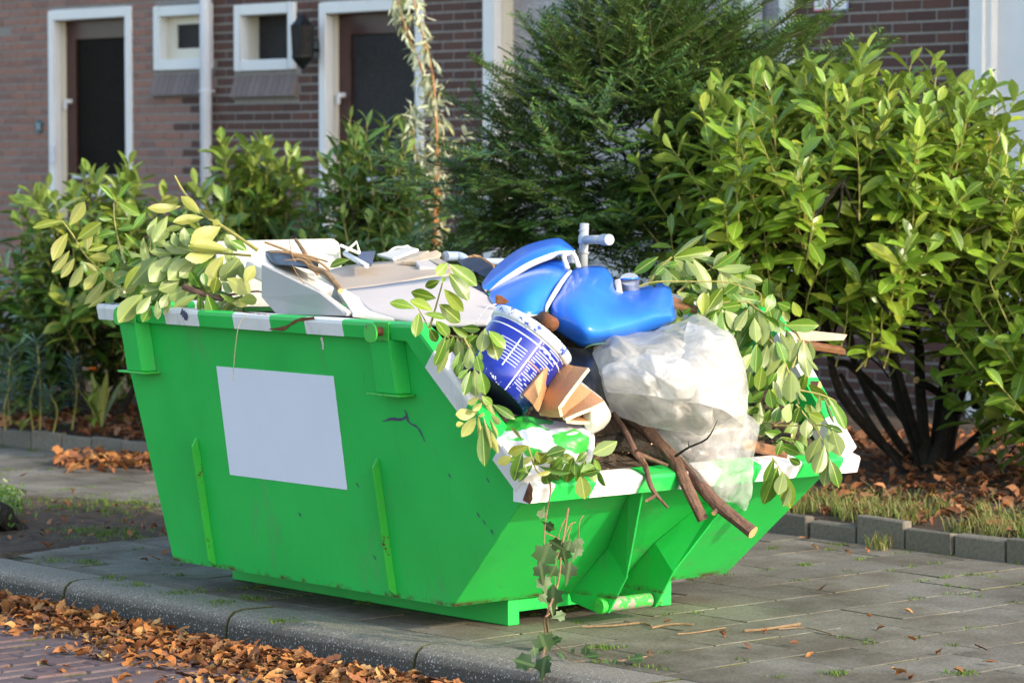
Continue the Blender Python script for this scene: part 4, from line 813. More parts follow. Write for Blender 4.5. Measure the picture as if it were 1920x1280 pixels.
# bags
thing1(patch('white_green_bag', [[(938, 800, 10.05), (975, 778, 10.12), (1030, 785, 10.15), (1085, 795, 10.15), (1108, 805, 10.2)], [(930, 825, 9.98), (980, 808, 9.98), (1030, 808, 9.97), (1085, 812, 9.98), (1114, 825, 10.1)], [(940, 850, 10.0), (985, 842, 9.95), (1035, 842, 9.93), (1085, 845, 9.95), (1113, 850, 10.05)], [(950, 880, 10.05), (995, 888, 10.0), (1045, 892, 9.98), (1085, 888, 10.0), (1105, 880, 10.08)]], [M['gbag']], .003, 12, 12, crumple=(.035, 15)), 'crumpled white and green plastic bag behind the low corner', 'bag')
thing1(patch('black_bag', [[(1050, 650, 10.6), (1085, 655, 10.6), (1125, 660, 10.6), (1150, 690, 10.6)], [(1045, 690, 10.4), (1085, 690, 10.35), (1120, 700, 10.35), (1145, 730, 10.4)], [(1060, 730, 10.3), (1090, 735, 10.28), (1115, 745, 10.28), (1140, 765, 10.35)]], [M['blackplastic']], .002, 9, 9, crumple=(.03, 11), seed=4), 'shiny black plastic bag between bucket and clear film', 'bag')
fl = empty('clear_film', PD(1260, 760, 10.3), 'big crumpled milky clear plastic film spilling over the low front rim', 'plastic film')
patch('film_bundle', [[(1113, 652, 10.66), (1160, 632, 10.68), (1210, 622, 10.72), (1262, 600, 10.8), (1300, 588, 10.85), (1342, 615, 10.85), (1388, 690, 10.75)], [(1112, 668, 10.5), (1160, 655, 10.45), (1215, 648, 10.42), (1265, 630, 10.45), (1310, 625, 10.48), (1350, 650, 10.52), (1394, 712, 10.62)], [(1122, 690, 10.4), (1165, 690, 10.33), (1215, 690, 10.3), (1265, 685, 10.3), (1315, 680, 10.33), (1360, 690, 10.4), (1398, 735, 10.55)], [(1128, 720, 10.36), (1168, 720, 10.27), (1215, 725, 10.22), (1265, 728, 10.2), (1315, 730, 10.23), (1360, 735, 10.33), (1398, 762, 10.5)], [(1130, 748, 10.38), (1170, 755, 10.27), (1220, 765, 10.22), (1270, 775, 10.2), (1320, 780, 10.23), (1362, 778, 10.33), (1398, 785, 10.5)], [(1145, 770, 10.5), (1180, 788, 10.38), (1225, 803, 10.32), (1275, 815, 10.3), (1325, 818, 10.32), (1365, 808, 10.4), (1396, 805, 10.55)]], [M['film']], 0, 20, 20, fl, crumple=(.085, 8), seed=2)
patch('film_fold', [[(1128, 688, 10.3), (1170, 672, 10.24), (1220, 665, 10.22), (1270, 672, 10.22), (1310, 690, 10.28)], [(1132, 708, 10.22), (1175, 705, 10.14), (1220, 700, 10.1), (1265, 708, 10.12), (1300, 725, 10.22)], [(1140, 735, 10.24), (1180, 738, 10.16), (1225, 742, 10.12), (1262, 750, 10.14), (1290, 752, 10.22)]], [M['film']], 0, 18, 18, fl, crumple=(.075, 11), seed=5)
patch('film_fold', [[(1290, 600, 10.6), (1330, 620, 10.5), (1370, 665, 10.5), (1395, 715, 10.55)], [(1275, 680, 10.3), (1320, 680, 10.25), (1365, 710, 10.3), (1400, 760, 10.45)], [(1262, 755, 10.2), (1310, 755, 10.15), (1355, 770, 10.2), (1396, 800, 10.4)]], [M['film']], 0, 18, 18, fl, crumple=(.055, 8), seed=8)
patch('film_tail', [[(1205, 775, 10.38), (1270, 800, 10.3), (1330, 805, 10.32), (1390, 775, 10.42), (1426, 792, 10.5)], [(1245, 825, 10.34), (1285, 848, 10.3), (1335, 855, 10.32), (1390, 845, 10.4), (1423, 815, 10.48)], [(1285, 865, 'Y', -.57), (1315, 885, 'Y', -.60), (1350, 898, 'Y', -.61), (1390, 888, 'Y', -.60), (1416, 850, 'Y', -.58)], [(1330, 908, 'Y', -.575), (1350, 920, 'Y', -.60), (1375, 928, 'Y', -.60), (1394, 925, 'Y', -.59), (1409, 895, 'Y', -.575)], [(1366, 932, 'Y', -.575), (1376, 940, 'Y', -.58), (1386, 946, 'Y', -.58), (1397, 956, 'Y', -.58), (1404, 930, 'Y', -.575)]], [M['film2']], 0, 16, 14, fl, crumple=(.04, 10), seed=3)
# thick branches over the low rim
FB = 'cut branches sticking out over the low rim'
branch('cut_branch', [(1160, 768, 10.55), (1215, 808, 10.4), (1262, 860, 'Y', -.50), (1285, 905, 'Y', -.575), (1318, 975, 'Y', -.63)], [.024, .023, .021, .020, .019], 'thick red brown cut branch with bare end over the rim', group=FB, n=12)
branch('cut_branch', [(1215, 812, 10.5), (1262, 852, 'Y', -.44), (1300, 893, 'Y', -.55), (1345, 945, 'Y', -.66), (1412, 998, 'Y', -.80)], [.018, .020, .021, .021, .021], 'longest rough branch pointing out over the rim', group=FB, n=12, extra=[([(1348, 950, 'Y', -.66), (1338, 962, 'Y', -.68)], [.010, .008])])
branch('cut_branch', [(1150, 775, 10.4), (1172, 808, 10.33), (1190, 845, 10.2), (1210, 872, 'Y', -.53), (1222, 915, 'Y', -.60), (1252, 951, 'Y', -.63)], [.009, .011, .011, .010, .008, .004], 'slim forked branch hooking down over the rim', group=FB, n=9, extra=[([(1224, 918, 'Y', -.60), (1228, 928, 'Y', -.61), (1212, 938, 'Y', -.63)], [.008, .006, .005]), ([(1190, 845, 10.2), (1215, 838, 10.15), (1222, 832, 10.13)], [.005, .004, .003])])
branch('cut_branch', [(1105, 840, 10.35), (1160, 830, 10.35), (1230, 850, 10.4), (1290, 875, 10.5)], [.028, .034, .034, .03], 'stout dark log lying inside behind the low rim', group=FB, mat='bark', n=12)
branch('cut_branch', [(1195, 850, 10.25), (1225, 862, 'Y', -.50), (1252, 872, 'Y', -.52)], [.008, .007, .005], 'short snapped twig lying just inside the rim', group=FB, n=7)
branch('cut_branch', [(1266, 855, 10.2), (1292, 838, 10.15), (1326, 822, 10.12), (1345, 788, 10.1)], [.004, .0035, .003, .001], 'wiry dark twig in front of the clear film', group=FB, mat='bark', n=6, extra=[([(1292, 838, 10.15), (1290, 826, 10.14)], [.003, .001])])
branch('cut_branch', [(1405, 835, 10.6), (1440, 843, 'Y', -.46), (1477, 852, 'Y', -.50)], [.020, .021, .021], 'orange barked log stub at the far end of the rim', group=FB, mat='woodbrown', n=12)
branch('cut_branch', [(1448, 828, 10.6), (1465, 815, 10.6), (1485, 816, 10.58)], [.007, .007, .007], 'curved grey stick above the orange log stub', group=FB, mat='bark', n=8)
branch('cut_branch', [(1480, 724, 11.1), (1537, 727, 11.05)], [.021, .022], 'sawn brown log end resting on the far rim', group=FB, mat='barkr', n=12)
WP = 'planks sticking out over the far side'
thing1(slab('wood_plank', [(1470, 625, 11.3), (1512, 619, 11.3), (1589, 627, 11.3), (1582, 638, 11.28), (1470, 640, 11.25)], .02, 'paleplank'), 'pale sawn plank poking out over the far side', 'plank', WP)
thing1(slab('wood_plank', [(1470, 634, 11.25), (1508, 637, 11.24), (1579, 648, 11.2), (1587, 657, 11.2), (1512, 645, 11.2)], .02, 'woodbrown'), 'brown plank poking out just below the pale plank', 'plank', WP)
thing1(slab('wood_plank', [(1240, 552, 11.2), (1262, 556, 11.2), (1310, 573, 11.15), (1308, 582, 11.1), (1240, 566, 11.1)], .015, 'woodbrown'), 'dark brown batten emerging behind the largest blue shell', 'plank', WP)
thing1(slab('white_board', [(1255, 548, 11.3), (1312, 562, 11.25), (1312, 574, 11.2), (1255, 560, 11.2)], .012, 'whiteboard'), 'white board edge behind the dark brown batten', 'board')
# ------------------------------------------------------------------ laurel cuttings thrown on the skip
LM = {k: leaf_mats(LSH, M[k]) for k in ('laurelcut', 'laurelyel', 'laurel')}
def cutting(name, label, stems, leaves, conv, D, mat='laurelcut', stemr=.0035, stemmat='greenstem', spread=.03, fill=None, wm=1., group='laurel cuttings on the skip', cat='laurel branch'):
    """stems: polylines in crop pixels; leaves: (bx,by,tx,ty,width[,side[,mat]]) ; side 1 = upper face to the viewer, -1 = pale underside"""
    def g(x, y, d=0., ref=None):
        q = conv(x, y); rq = conv(*ref) if ref else q; dd = D(rq[0], rq[1]) if callable(D) else D; return PD(q[0], q[1], dd + d)
    root = empty(name, g(*stems[0][0][0]), label, cat, group)
    for pts, r in stems:
        MB().tube([g(x, y, .02) for x, y in pts], [r * (1.25 - .5 * k / max(1, len(pts) - 1)) for k in range(len(pts))], 7, 0, 1, 1, 3, .15).build('stem', [M[stemmat], M['paletwig']], root)
    k = 0
    for lf in leaves:
        bx, by, tx, ty, wd = lf[:5]; side = lf[5] if len(lf) > 5 else random.choice((1, -1, -1)); mt = lf[6] if len(lf) > 6 else mat; k += 1
        d0 = random.uniform(-spread, spread * .6) - .001 * k % .03; a = g(bx, by, d0); b = g(tx, ty, d0 + random.uniform(-.03, .02), (bx, by)); L = math.hypot(tx - bx, ty - by)
        n = (-FW * side + rv(.48)); vi = random.randrange(len(LSH)); ws = (wd / L) / (.40, .44, .38, .42, .40)[vi]
        mw = leaf_mw(a, b, n.normalized(), max(.35, min(1.5, ws * 1.12 * wm)))
        link('leaf', LM[mt][vi], root, mw=mw)
    if fill:
        x0, x1, y0, y1, n, ln, dd = fill
        for _ in range(n):
            x, y = random.uniform(x0, x1), random.uniform(y0, y1); a_ = math.radians(random.gauss(100, 45)); D_ = D(x, y) if callable(D) else D; l_ = ln * random.uniform(.7, 1.2)
            p, q = PD(x, y, D_ + dd + random.uniform(0, .12)), PD(x + l_ * math.cos(a_), y + l_ * math.sin(a_), D_ + dd + random.uniform(-.02, .12)); link('leaf', random.choice(LM[mat]), root, mw=leaf_mw(p, q, (-FW * random.choice((1, 1, -1)) + rv(.6)).normalized(), 1.0))
    return root
cv = lambda ox, oy, s: (lambda x, y: (ox + x / s, oy + y / s))
A = cv(60, 320, 4.266)
dl = lambda x, y: 11.42 + (.18 if x < 230 and y < 560 else 0) - (.12 if y > 545 else 0) + (.25 if y < 400 else 0) - .0010 * max(0, x - 300)
cutting('laurel_branch', 'olive leaved laurel sprig drooping past the rear rim corner', [([(740, 970), (600, 850), (430, 680), (330, 520), (240, 400)], .0035)], [(240, 400, 5, 450, 75, 1), (297, 440, 425, 250, 115, -1), (285, 500, 150, 705, 125, -1), (360, 550, 555, 415, 110, 1), (440, 640, 445, 480, 90, -1), (300, 640, 165, 815, 85, -1), (340, 700, 235, 855, 85, -1), (410, 740, 312, 935, 115, -1), (440, 640, 605, 600, 55, 1), (460, 690, 630, 690, 90, -1), (530, 810, 415, 950, 100, -1), (595, 860, 430, 1070, 95, -1), (680, 930, 450, 1095, 60, -1), (700, 960, 835, 920, 100, -1), (740, 960, 855, 755, 95, 1), (420, 730, 520, 810, 60, -1), (640, 900, 600, 780, 80, -1)], A, dl, 'laurelyel', wm=.82)
cutting('laurel_branch', 'upright green laurel sprig above the rear rim', [([(740, 730), (690, 560), (660, 400), (655, 260)], .003)], [(660, 240, 545, 115, 50, 1), (680, 235, 790, 95, 60, 1), (680, 245, 858, 355, 95, 1), (645, 390, 533, 380, 60, 1), (668, 380, 770, 390, 35, 1), (680, 470, 812, 440, 65, 1), (690, 490, 525, 510, 75, 1), (690, 560, 560, 510, 50, 1), (700, 590, 590, 660, 70, 1), (720, 600, 765, 750, 95, 1), (740, 500, 880, 625, 65, 1), (800, 470, 905, 345, 70, 1), (720, 640, 840, 690, 70, 1), (680, 680, 580, 750, 70, 1), (760, 760, 880, 700, 80, 1)], A, lambda x, y: dl(x, y) + .15, 'laurelcut', fill=(180, 290, 420, 545, 26, 42, .08), wm=.72)
cutting('laurel_branch', 'bluish pale leaved laurel tip behind the olive fan', [([(940, 640), (955, 500), (1000, 370)], .003)], [(1000, 370, 930, 515, 55, -1), (1085, 360, 965, 575, 85, -1), (1040, 485, 1200, 440, 50, -1), (1180, 400, 1250, 325, 40, -1), (1000, 560, 1100, 480, 60, -1), (930, 620, 850, 560, 50, 1)], A, lambda x, y: dl(x, y) + .1)
cutting('laurel_branch', 'long laurel branch with a fan of pale olive leaves over the near rim', [([(1810, 640), (1530, 450), (1370, 350), (1220, 180), (1140, 40)], .0055), ([(1760, 680), (1500, 660), (1280, 640)], .004)], [(1345, 345, 1198, 198, 75, -1, 'laurelyel'), (1190, 285, 930, 325, 65, -1, 'laurelyel'), (1375, 375, 1125, 405, 75, -1, 'laurelyel'), (1450, 395, 1370, 285, 75, -1, 'laurelyel'), (1510, 430, 1440, 400, 60, -1, 'laurelyel'), (1510, 450, 1255, 585, 135, -1, 'laurelyel'), (1575, 645, 1252, 585, 110, -1, 'laurelyel'), (1640, 650, 1555, 508, 115, -1), (1285, 645, 1052, 578, 105, -1), (1140, 665, 942, 645, 60, -1), (1000, 690, 795, 905, 165, -1), (1110, 690, 938, 885, 140, -1), (1190, 680, 1038, 815, 100, -1), (1270, 690, 1085, 875, 125, -1), (1310, 750, 1172, 845, 95, -1), (1040, 940, 872, 975, 115, -1), (1180, 885, 1012, 955, 95, -1), (1250, 940, 1072, 1020, 110, -1), (1475, 655, 1240, 735, 95, -1, 'laurelyel'), (1530, 680, 1398, 915, 130, -1, 'laurelyel'), (1665, 700, 1512, 885, 130, -1), (1215, 450, 1220, 610, 105, -1), (1130, 490, 1150, 610, 90, -1), (1440, 720, 1290, 850, 120, 1), (885, 985, 688, 1205, 150, -1), (955, 1000, 835, 1150, 75, -1), (955, 1080, 885, 1215, 75, 1), (1000, 1040, 1005, 1185, 55, -1), (1095, 980, 1030, 1095, 95, -1), (1105, 1030, 1068, 1145, 42, -1), (1720, 640, 1600, 560, 70, 1), (1400, 620, 1300, 720, 90, -1)], A, lambda x, y: dl(x, y) - .06, fill=(255, 455, 440, 570, 36, 48, .10))
cutting('laurel_branch', 'sawn laurel stem end with small green leaves on the near rim', [([(1215, 930), (1300, 965), (1420, 1005), (1540, 1035)], .010), ([(1440, 1005), (1600, 990), (1780, 965), (1840, 970)], .004)], [(1350, 940, 1258, 808, 75, 1), (1385, 930, 1372, 815, 62, 1), (1450, 985, 1480, 855, 85, 1, 'laurelyel'), (1400, 990, 1475, 1222, 118, 1), (1335, 985, 1337, 1140, 35, 1), (1330, 985, 1128, 1095, 60, -1), (1560, 860, 1745, 965, 135, -1, 'laurelyel'), (1500, 985, 1645, 1062, 45, 1), (1660, 1045, 1810, 1005, 90, -1, 'laurelyel'), (1700, 900, 1780, 760, 90, -1, 'laurelyel'), (1520, 880, 1600, 980, 100, -1), (1600, 1060, 1740, 1050, 70, -1, 'laurelyel')], A, lambda x, y: 11.17 - .0011 * max(0, x - 330), stemmat='barkr')
thing1(link('leaf_blade', LM['laurel'][1], None, mw=leaf_mw(PD(655, 487, 11.0), PD(617, 495, 11.0), -FW + UP, 1.3)), 'single bright green leaf resting on the beige board', 'leaf')
thing1(link('leaf_blade', LM['laurel'][4], None, mw=leaf_mw(PD(1092, 655, 10.4), PD(1130, 632, 10.35), -FW * .5 + UP, 1.2)), 'single curled green leaf at the tip of the clear film', 'leaf')
# near knee
B5 = cv(730, 470, 6.4)
dn = lambda x, y: 10.02 - .0007 * max(0, x - 850)
cutting('laurel_branch', 'young upright laurel sprig in front of the off white sheet', [([(480, 930), (540, 740), (590, 560), (640, 380)], .003), ([(470, 930), (420, 820), (345, 690)], .002)], [(695, 150, 553, 295, 120, 1, 'laurel'), (720, 160, 1040, 425, 180, 1, 'laurel'), (708, 265, 975, 565, 180, 1, 'laurel'), (605, 360, 420, 440, 95, 1), (560, 570, 262, 500, 130, 1, 'laurel'), (520, 725, 258, 580, 135, 1, 'laurel'), (305, 695, 38, 578, 110, 1, 'laurel'), (655, 460, 895, 725, 140, 1, 'laurel'), (595, 640, 872, 855, 175, 1, 'laurel'), (360, 740, 308, 1035, 130, 1), (415, 755, 700, 790, 75, 1), (560, 840, 715, 1025, 140, 1), (480, 930, 570, 1090, 130, 1), (640, 380, 660, 310, 50, 1)], B5, lambda x, y: dn(x, y) - .02, 'laurel')
cutting('laurel_branch', 'hanging laurel cluster beside the paint bucket', [([(690, 1012), (800, 1030), (900, 1050), (1000, 1000)], .003)], [(870, 925, 1090, 940, 95, 1), (750, 905, 960, 1045, 85, 1), (680, 1020, 575, 1270, 95, 1), (725, 1040, 640, 1310, 90, 1), (770, 1022, 690, 1270, 115, 1), (812, 1045, 842, 1340, 115, -1), (872, 1070, 905, 1310, 75, 1), (1150, 930, 1098, 1210, 140, -1), (1190, 960, 1400, 1145, 130, 1, 'laurel'), (1205, 970, 1290, 1310, 195, 1, 'laurel'), (1065, 1010, 910, 1125, 115, 1), (960, 1100, 990, 1330, 90, -1), (1050, 1080, 1000, 1260, 80, 1), (1080, 1200, 1110, 1330, 90, 1)], B5, lambda x, y: dn(x, y) - .10, 'laurelcut')
B6 = cv(800, 620, 4.267)
cutting('laurel_branch', 'pendent laurel leaves over the white slanted rim stripe', [([(300, 60), (370, 200), (380, 310)], .003)], [(150, 70, 68, 285, 72, 1), (180, 150, 90, 345, 60, -1), (265, 170, 228, 345, 70, 1), (345, 130, 335, 315, 85, -1), (400, 200, 425, 325, 72, 1), (382, 305, 392, 532, 112, -1), (430, 315, 475, 512, 95, 1), (350, 320, 292, 522, 75, 1), (330, 310, 255, 385, 50, 1), (300, 240, 232, 350, 50, 1), (440, 520, 530, 600, 70, 1)], B6, lambda x, y: 9.84)
cutting('laurel_branch', 'wilted yellow laurel tips hanging over the slanted rim', [([(410, 535), (460, 590), (515, 655)], .003)], [(415, 540, 328, 585, 75, -1), (445, 575, 368, 640, 60, -1), (405, 650, 226, 690, 85, -1), (395, 690, 288, 842, 80, -1), (300, 740, 228, 752, 30, -1), (412, 670, 437, 925, 26, -1), (452, 690, 508, 950, 26, -1), (500, 700, 572, 855, 34, -1), (488, 770, 578, 985, 50, -1), (445, 760, 465, 1082, 98, 1, 'laurelcut'), (512, 670, 592, 752, 42, -1), (482, 580, 542, 662, 34, -1), (530, 590, 705, 695, 65, 1, 'laurelcut'), (455, 650, 430, 700, 40, -1)], B6, lambda x, y: 9.80, 'laurelyel')
B1 = cv(900, 800, 7.11)
cutting('laurel_branch', 'laurel cutting lying on the low striped corner', [([(640, 260), (690, 420), (770, 600), (900, 620)], .003)], [(650, 250, 368, 365, 95, 1, 'laurelyel'), (420, 395, 238, 500, 130, -1, 'laurelyel'), (565, 335, 440, 720, 115, 1), (695, 400, 555, 480, 70, -1, 'laurelyel'), (720, 505, 890, 345, 160, 1, 'laurelyel'), (870, 385, 1142, 285, 105, 1), (925, 380, 1195, 485, 52, 1), (780, 520, 1195, 632, 60, 1), (1265, 645, 1255, 455, 190, 1), (1275, 470, 1430, 360, 95, 1), (1340, 600, 1520, 520, 80, 1), (1330, 640, 1590, 590, 60, 1), (1345, 640, 1395, 945, 160, 1, 'laurelyel'), (760, 640, 945, 605, 42, 1, 'laurelyel'), (560, 180, 430, -20, 40, -1, 'laurelyel'), (620, 560, 520, 600, 60, 1), (800, 480, 760, 330, 70, 1, 'laurelyel'), (990, 520, 1080, 440, 60, 1)], B1, lambda x, y: 9.74 + .0009 * max(0, x - 960), 'laurelcut', wm=1.4, fill=(955, 1120, 850, 878, 20, 42, .02))
# far side and low front
B2 = cv(1160, 430, 5.817); dr = lambda x, y: 10.95 + (.1 if y < 560 else 0) - .12 * max(0, min(1, (y - 700) / 200))
cutting('laurel_branch', 'pale backed laurel branch rising behind the largest blue shell', [([(330, 580), (450, 420), (580, 300)], .005), ([(1030, 430), (940, 350), (840, 315), (600, 300)], .003), ([(640, 690), (840, 520), (1000, 435)], .004)], [(600, 300, 925, 55, 65, -1), (610, 310, 1040, 240, 150, 1, 'laurel'), (605, 320, 762, 525, 130, -1), (730, 335, 842, 515, 120, -1), (812, 320, 1015, 650, 140, -1), (485, 410, 660, 565, 140, 1, 'laurel'), (480, 410, 575, 620, 110, -1), (840, 310, 975, 300, 45, -1), (880, 320, 1095, 355, 75, 1), (1030, 415, 1172, 248, 95, -1), (1030, 425, 1342, 230, 95, 1), (1060, 430, 1425, 445, 105, -1), (1080, 440, 1385, 700, 160, -1), (1110, 460, 1172, 690, 140, -1), (1340, 540, 1505, 700, 115, -1), (1370, 500, 1578, 565, 75, -1), (1622, 535, 1618, 742, 135, 1), (1150, 705, 1310, 590, 115, 1), (630, 690, 805, 735, 75, -1), (790, 600, 905, 665, 65, 1), (400, 500, 520, 400, 90, 1), (520, 400, 640, 385, 80, 1), (720, 720, 880, 760, 80, 1), (640, 860, 690, 960, 70, 1), (700, 930, 780, 860, 90, 1)], B2, lambda x, y: dr(x, y) + .15, fill=(1215, 1420, 480, 560, 30, 50, .08))
cutting('laurel_branch', 'laurel branch trailing over the top of the clear film', [([(220, 620), (420, 570), (900, 570), (1160, 575), (1400, 640), (1545, 700), (1550, 810)], .0025), ([(1140, 800), (1400, 790), (1500, 870)], .003)], [(920, 935, 930, 685, 130, 1, 'laurel'), (965, 885, 1120, 640, 130, 1, 'laurel'), (1115, 870, 950, 1000, 105, 1), (1130, 870, 1180, 1230, 200, 1), (1165, 885, 1340, 1095, 190, -1), (1410, 870, 1270, 1105, 110, -1), (1140, 850, 1355, 830, 120, 1), (1345, 745, 1540, 785, 85, 1), (1515, 895, 1285, 1190, 95, 1), (1520, 890, 1580, 1262, 170, -1), (1480, 960, 1500, 1240, 120, -1), (1560, 930, 1750, 1090, 155, 1), (1600, 905, 1710, 715, 135, 1), (1700, 780, 1750, 960, 120, 1), (1060, 900, 1010, 1070, 110, 1), (1640, 1000, 1680, 1120, 90, -1)], B2, lambda x, y: dr(x, y) - .05, fill=(1280, 1430, 545, 650, 30, 50, .08))
B3 = cv(1300, 560, 5.565)
cutting('laurel_branch', 'drooping laurel with hanging pale leaves along the far side', [([(560, 20), (680, 120), (920, 250), (1120, 430), (1030, 720)], .004), ([(600, 330), (800, 430), (950, 650), (1100, 1090)], .004)], [(740, 170, 955, 335, 125, 1), (950, 275, 1312, 280, 135, 1), (900, 340, 1015, 565, 75, -1), (1010, 350, 1010, 650, 135, -1), (1112, 420, 1055, 705, 115, -1), (1150, 430, 1165, 815, 155, -1), (1180, 600, 1300, 752, 42, -1), (842, 450, 798, 755, 120, -1), (772, 480, 715, 745, 95, -1), (870, 440, 985, 630, 125, 1), (925, 620, 752, 842, 85, -1), (952, 660, 865, 1038, 165, -1), (1020, 750, 1022, 1085, 180, -1), (1092, 960, 1175, 1075, 45, -1), (605, 260, 425, 565, 100, 1), (620, 480, 475, 650, 80, 1), (612, 570, 495, 745, 115, -1), (662, 470, 648, 765, 125, 1), (835, 925, 800, 1130, 145, 1), (1045, 1090, 915, 1275, 145, -1), (1125, 1130, 1055, 1205, 80, -1), (720, 700, 680, 950, 120, 1), (600, 760, 560, 940, 110, 1), (560, 920, 560, 1090, 90, 1), (740, 960, 620, 1040, 60, 1), (900, 100, 860, 230, 110, 1), (1040, 30, 1100, 180, 100, 1, 'laurel'), (760, 30, 830, 200, 120, 1), (880, 40, 1020, 110, 120, 1), (930, 120, 990, 240, 110, 1, 'laurelyel'), (870, 760, 800, 900, 100, 1), (1000, 500, 900, 560, 80, 1)], B3, lambda x, y: 10.93 - .0012 * max(0, y - 640), fill=(1385, 1520, 590, 830, 55, 52, .06))
B4 = cv(1380, 720, 5.335)
cutting('laurel_branch', 'lowest laurel cutting hanging over the far end of the low rim', [([(600, 200), (760, 400), (840, 520), (930, 720)], .003), ([(640, 60), (830, 100), (980, 160), (1010, 210)], .003), ([(380, 410), (600, 415), (860, 410), (960, 440)], .0025)], [(720, 335, 690, 548, 190, -1), (840, 530, 715, 795, 140, -1), (885, 610, 795, 908, 140, -1), (920, 720, 888, 1015, 145, -1), (940, 755, 1048, 1025, 125, 1), (930, 450, 935, 695, 100, -1), (965, 460, 1045, 710, 140, -1), (832, 110, 832, 295, 45, -1), (915, 130, 932, 235, 42, -1), (920, 130, 1115, 455, 120, 1), (882, 130, 985, 405, 34, -1), (720, 290, 878, 360, 95, 1), (430, 600, 645, 690, 105, 1), (530, 740, 640, 805, 110, 1), (290, 480, 480, 525, 95, 1), (280, 400, 365, 460, 85, -1), (540, 190, 480, 385, 140, -1), (640, 220, 590, 400, 110, 1), (700, 200, 740, 280, 100, 1), (430, 220, 380, 390, 90, 1), (870, 400, 1070, 490, 70, 1), (220, 210, 140, 320, 90, 1), (340, 250, 300, 380, 80, 1), (150, 280, 240, 250, 70, 1), (460, 560, 420, 700, 90, 1), (600, 560, 680, 660, 90, 1), (330, 50, 370, 240, 140, 1), (130, 60, 110, 190, 100, 1)], B4, lambda x, y: 10.72 if y < 800 else 10.62)
cutting('laurel_branch', 'laurel tip hanging in front of the low striped rim', [([(360, 730), (410, 800), (450, 870)], .0025)], [(380, 740, 285, 1005, 85, 1), (415, 820, 290, 1215, 160, 1), (475, 880, 425, 1105, 120, -1), (450, 860, 565, 1250, 150, 1), (540, 1020, 480, 1220, 90, -1)], B4, lambda x, y: 10.50)

# ------------------------------------------------------------------ ivy strand
IV = []
for sd in range(3):
    pts = []; random.seed(30 + sd)
    for a, r in ((-90, .0), (-130, .30), (-160, .48), (170, .40), (150, .55), (115, .42), (90, 1.0), (65, .42), (30, .55), (10, .40), (-20, .48), (-50, .30)): pts.append((math.cos(rad(a)) * r * .62, .42 + math.sin(rad(a)) * r * .58 if r else .15, .06 * math.cos(rad(a)) ** 2 - .1 * (r if a > 0 else 0) * (sd - 1)))
    v = [(0, .42, .03)] + pts; f = [(0, i % 12 + 1, i) for i in range(1, 13)]; IV.append(mesh('ivy_leaf', v, f, M['ivy'], smooth=True, uv=[(.5 + p[0] * .7, p[1]) for p in v]))
random.seed(11)
ivy = empty('ivy_strand', PZ(1030, 1235), 'dark ivy strand trailing from the low rim corner down to the kerb', 'ivy')
B8 = cv(800, 900, 3.368)
def IQ(x, y):
    q = B8(x, y)
    if y < 960: return PY(q[0], q[1], -.575)
    g0 = PZ(q[0], q[1], .012)
    if g0.x < -.5: return PX(q[0], q[1], -.545)
    return g0
for pts, r in (([(780, 20), (780, 90), (750, 260), (738, 440)], .0026), ([(895, 172), (870, 330), (848, 470), (838, 600), (815, 700), (760, 850), (765, 980), (735, 1100), (735, 1255)], .0040), ([(745, 330), (840, 375), (800, 400), (745, 430)], .002), ([(880, 240), (840, 320), (820, 480)], .0018), ([(920, 270), (885, 400), (870, 540)], .0016), ([(990, 220), (965, 270), (960, 380)], .0018), ([(800, 740), (785, 830), (740, 880), (755, 1000)], .0022), ([(860, 1070), (980, 1110), (1150, 1135), (1260, 1135), (1390, 1110)], .0025), ([(770, 1000), (860, 1070), (900, 1135), (1000, 1140)], .0018), ([(720, 1130), (640, 1200)], .0018), ([(815, 690), (810, 560), (830, 470), (900, 290), (940, 265)], .0018)):
    MB().tube([IQ(*p) for p in pts], r, 6, smooth=3).build('vine', M['twig'], ivy)
for x, y, s, a, sd in ((728, 210, 60, 20, -1), (772, 290, 70, -60, 1), (742, 480, 150, 200, 1), (725, 575, 105, 170, 1), (795, 575, 80, 210, 1), (820, 405, 90, 120, 1), (890, 425, 95, 200, 1), (870, 478, 90, 170, 1), (895, 575, 110, 190, 1), (960, 400, 70, 150, -1), (945, 450, 80, 200, -1), (745, 650, 100, 170, -1), (800, 740, 135, 180, 1), (735, 745, 60, 140, -1), (795, 800, 70, 180, -1), (840, 855, 70, 250, -1), (742, 1045, 135, 160, 1), (815, 1030, 85, 240, 1), (770, 990, 60, 270, -1), (680, 1095, 60, 170, 1), (740, 1195, 120, 190, 1), (620, 1225, 130, 110, 1), (760, 1140, 60, 250, 1), (1005, 1085, 60, 0, 1), (1050, 1125, 80, 260, 1), (1330, 1135, 75, 270, 1), (1190, 1158, 40, 200, 1), (1140, 1155, 35, 150, 1), (925, 1085, 30, 30, 1), (850, 1115, 50, 120, 1)):
    c = IQ(x, y); c = c + (CAM - c).normalized() * .015; d = RT * math.sin(rad(a)) + UP * math.cos(rad(a)); n = (-FW * sd + rv(.45)); S = 1.75 * s / 3.368 / 570
    if y > 960 and c.z < .06: n = n + ZZ * 1.2; c.z = max(c.z, .02)
    link('ivy_leaf', random.choice(IV), ivy, mw=leaf_mw(c - d * S * .5, c + d * S * .5, n.normalized(), 1.0))
# dry stalk hanging on the near side
thing1(MB().tube([PX(462, 590, -.475), PX(448, 610, -.475), PX(441, 655, -.455), PX(436, 715, -.425)], .0016, 5, smooth=4).build('dry_stalk', M['paletwig']), 'thin straw stalk dangling over the blank label', 'stalk')
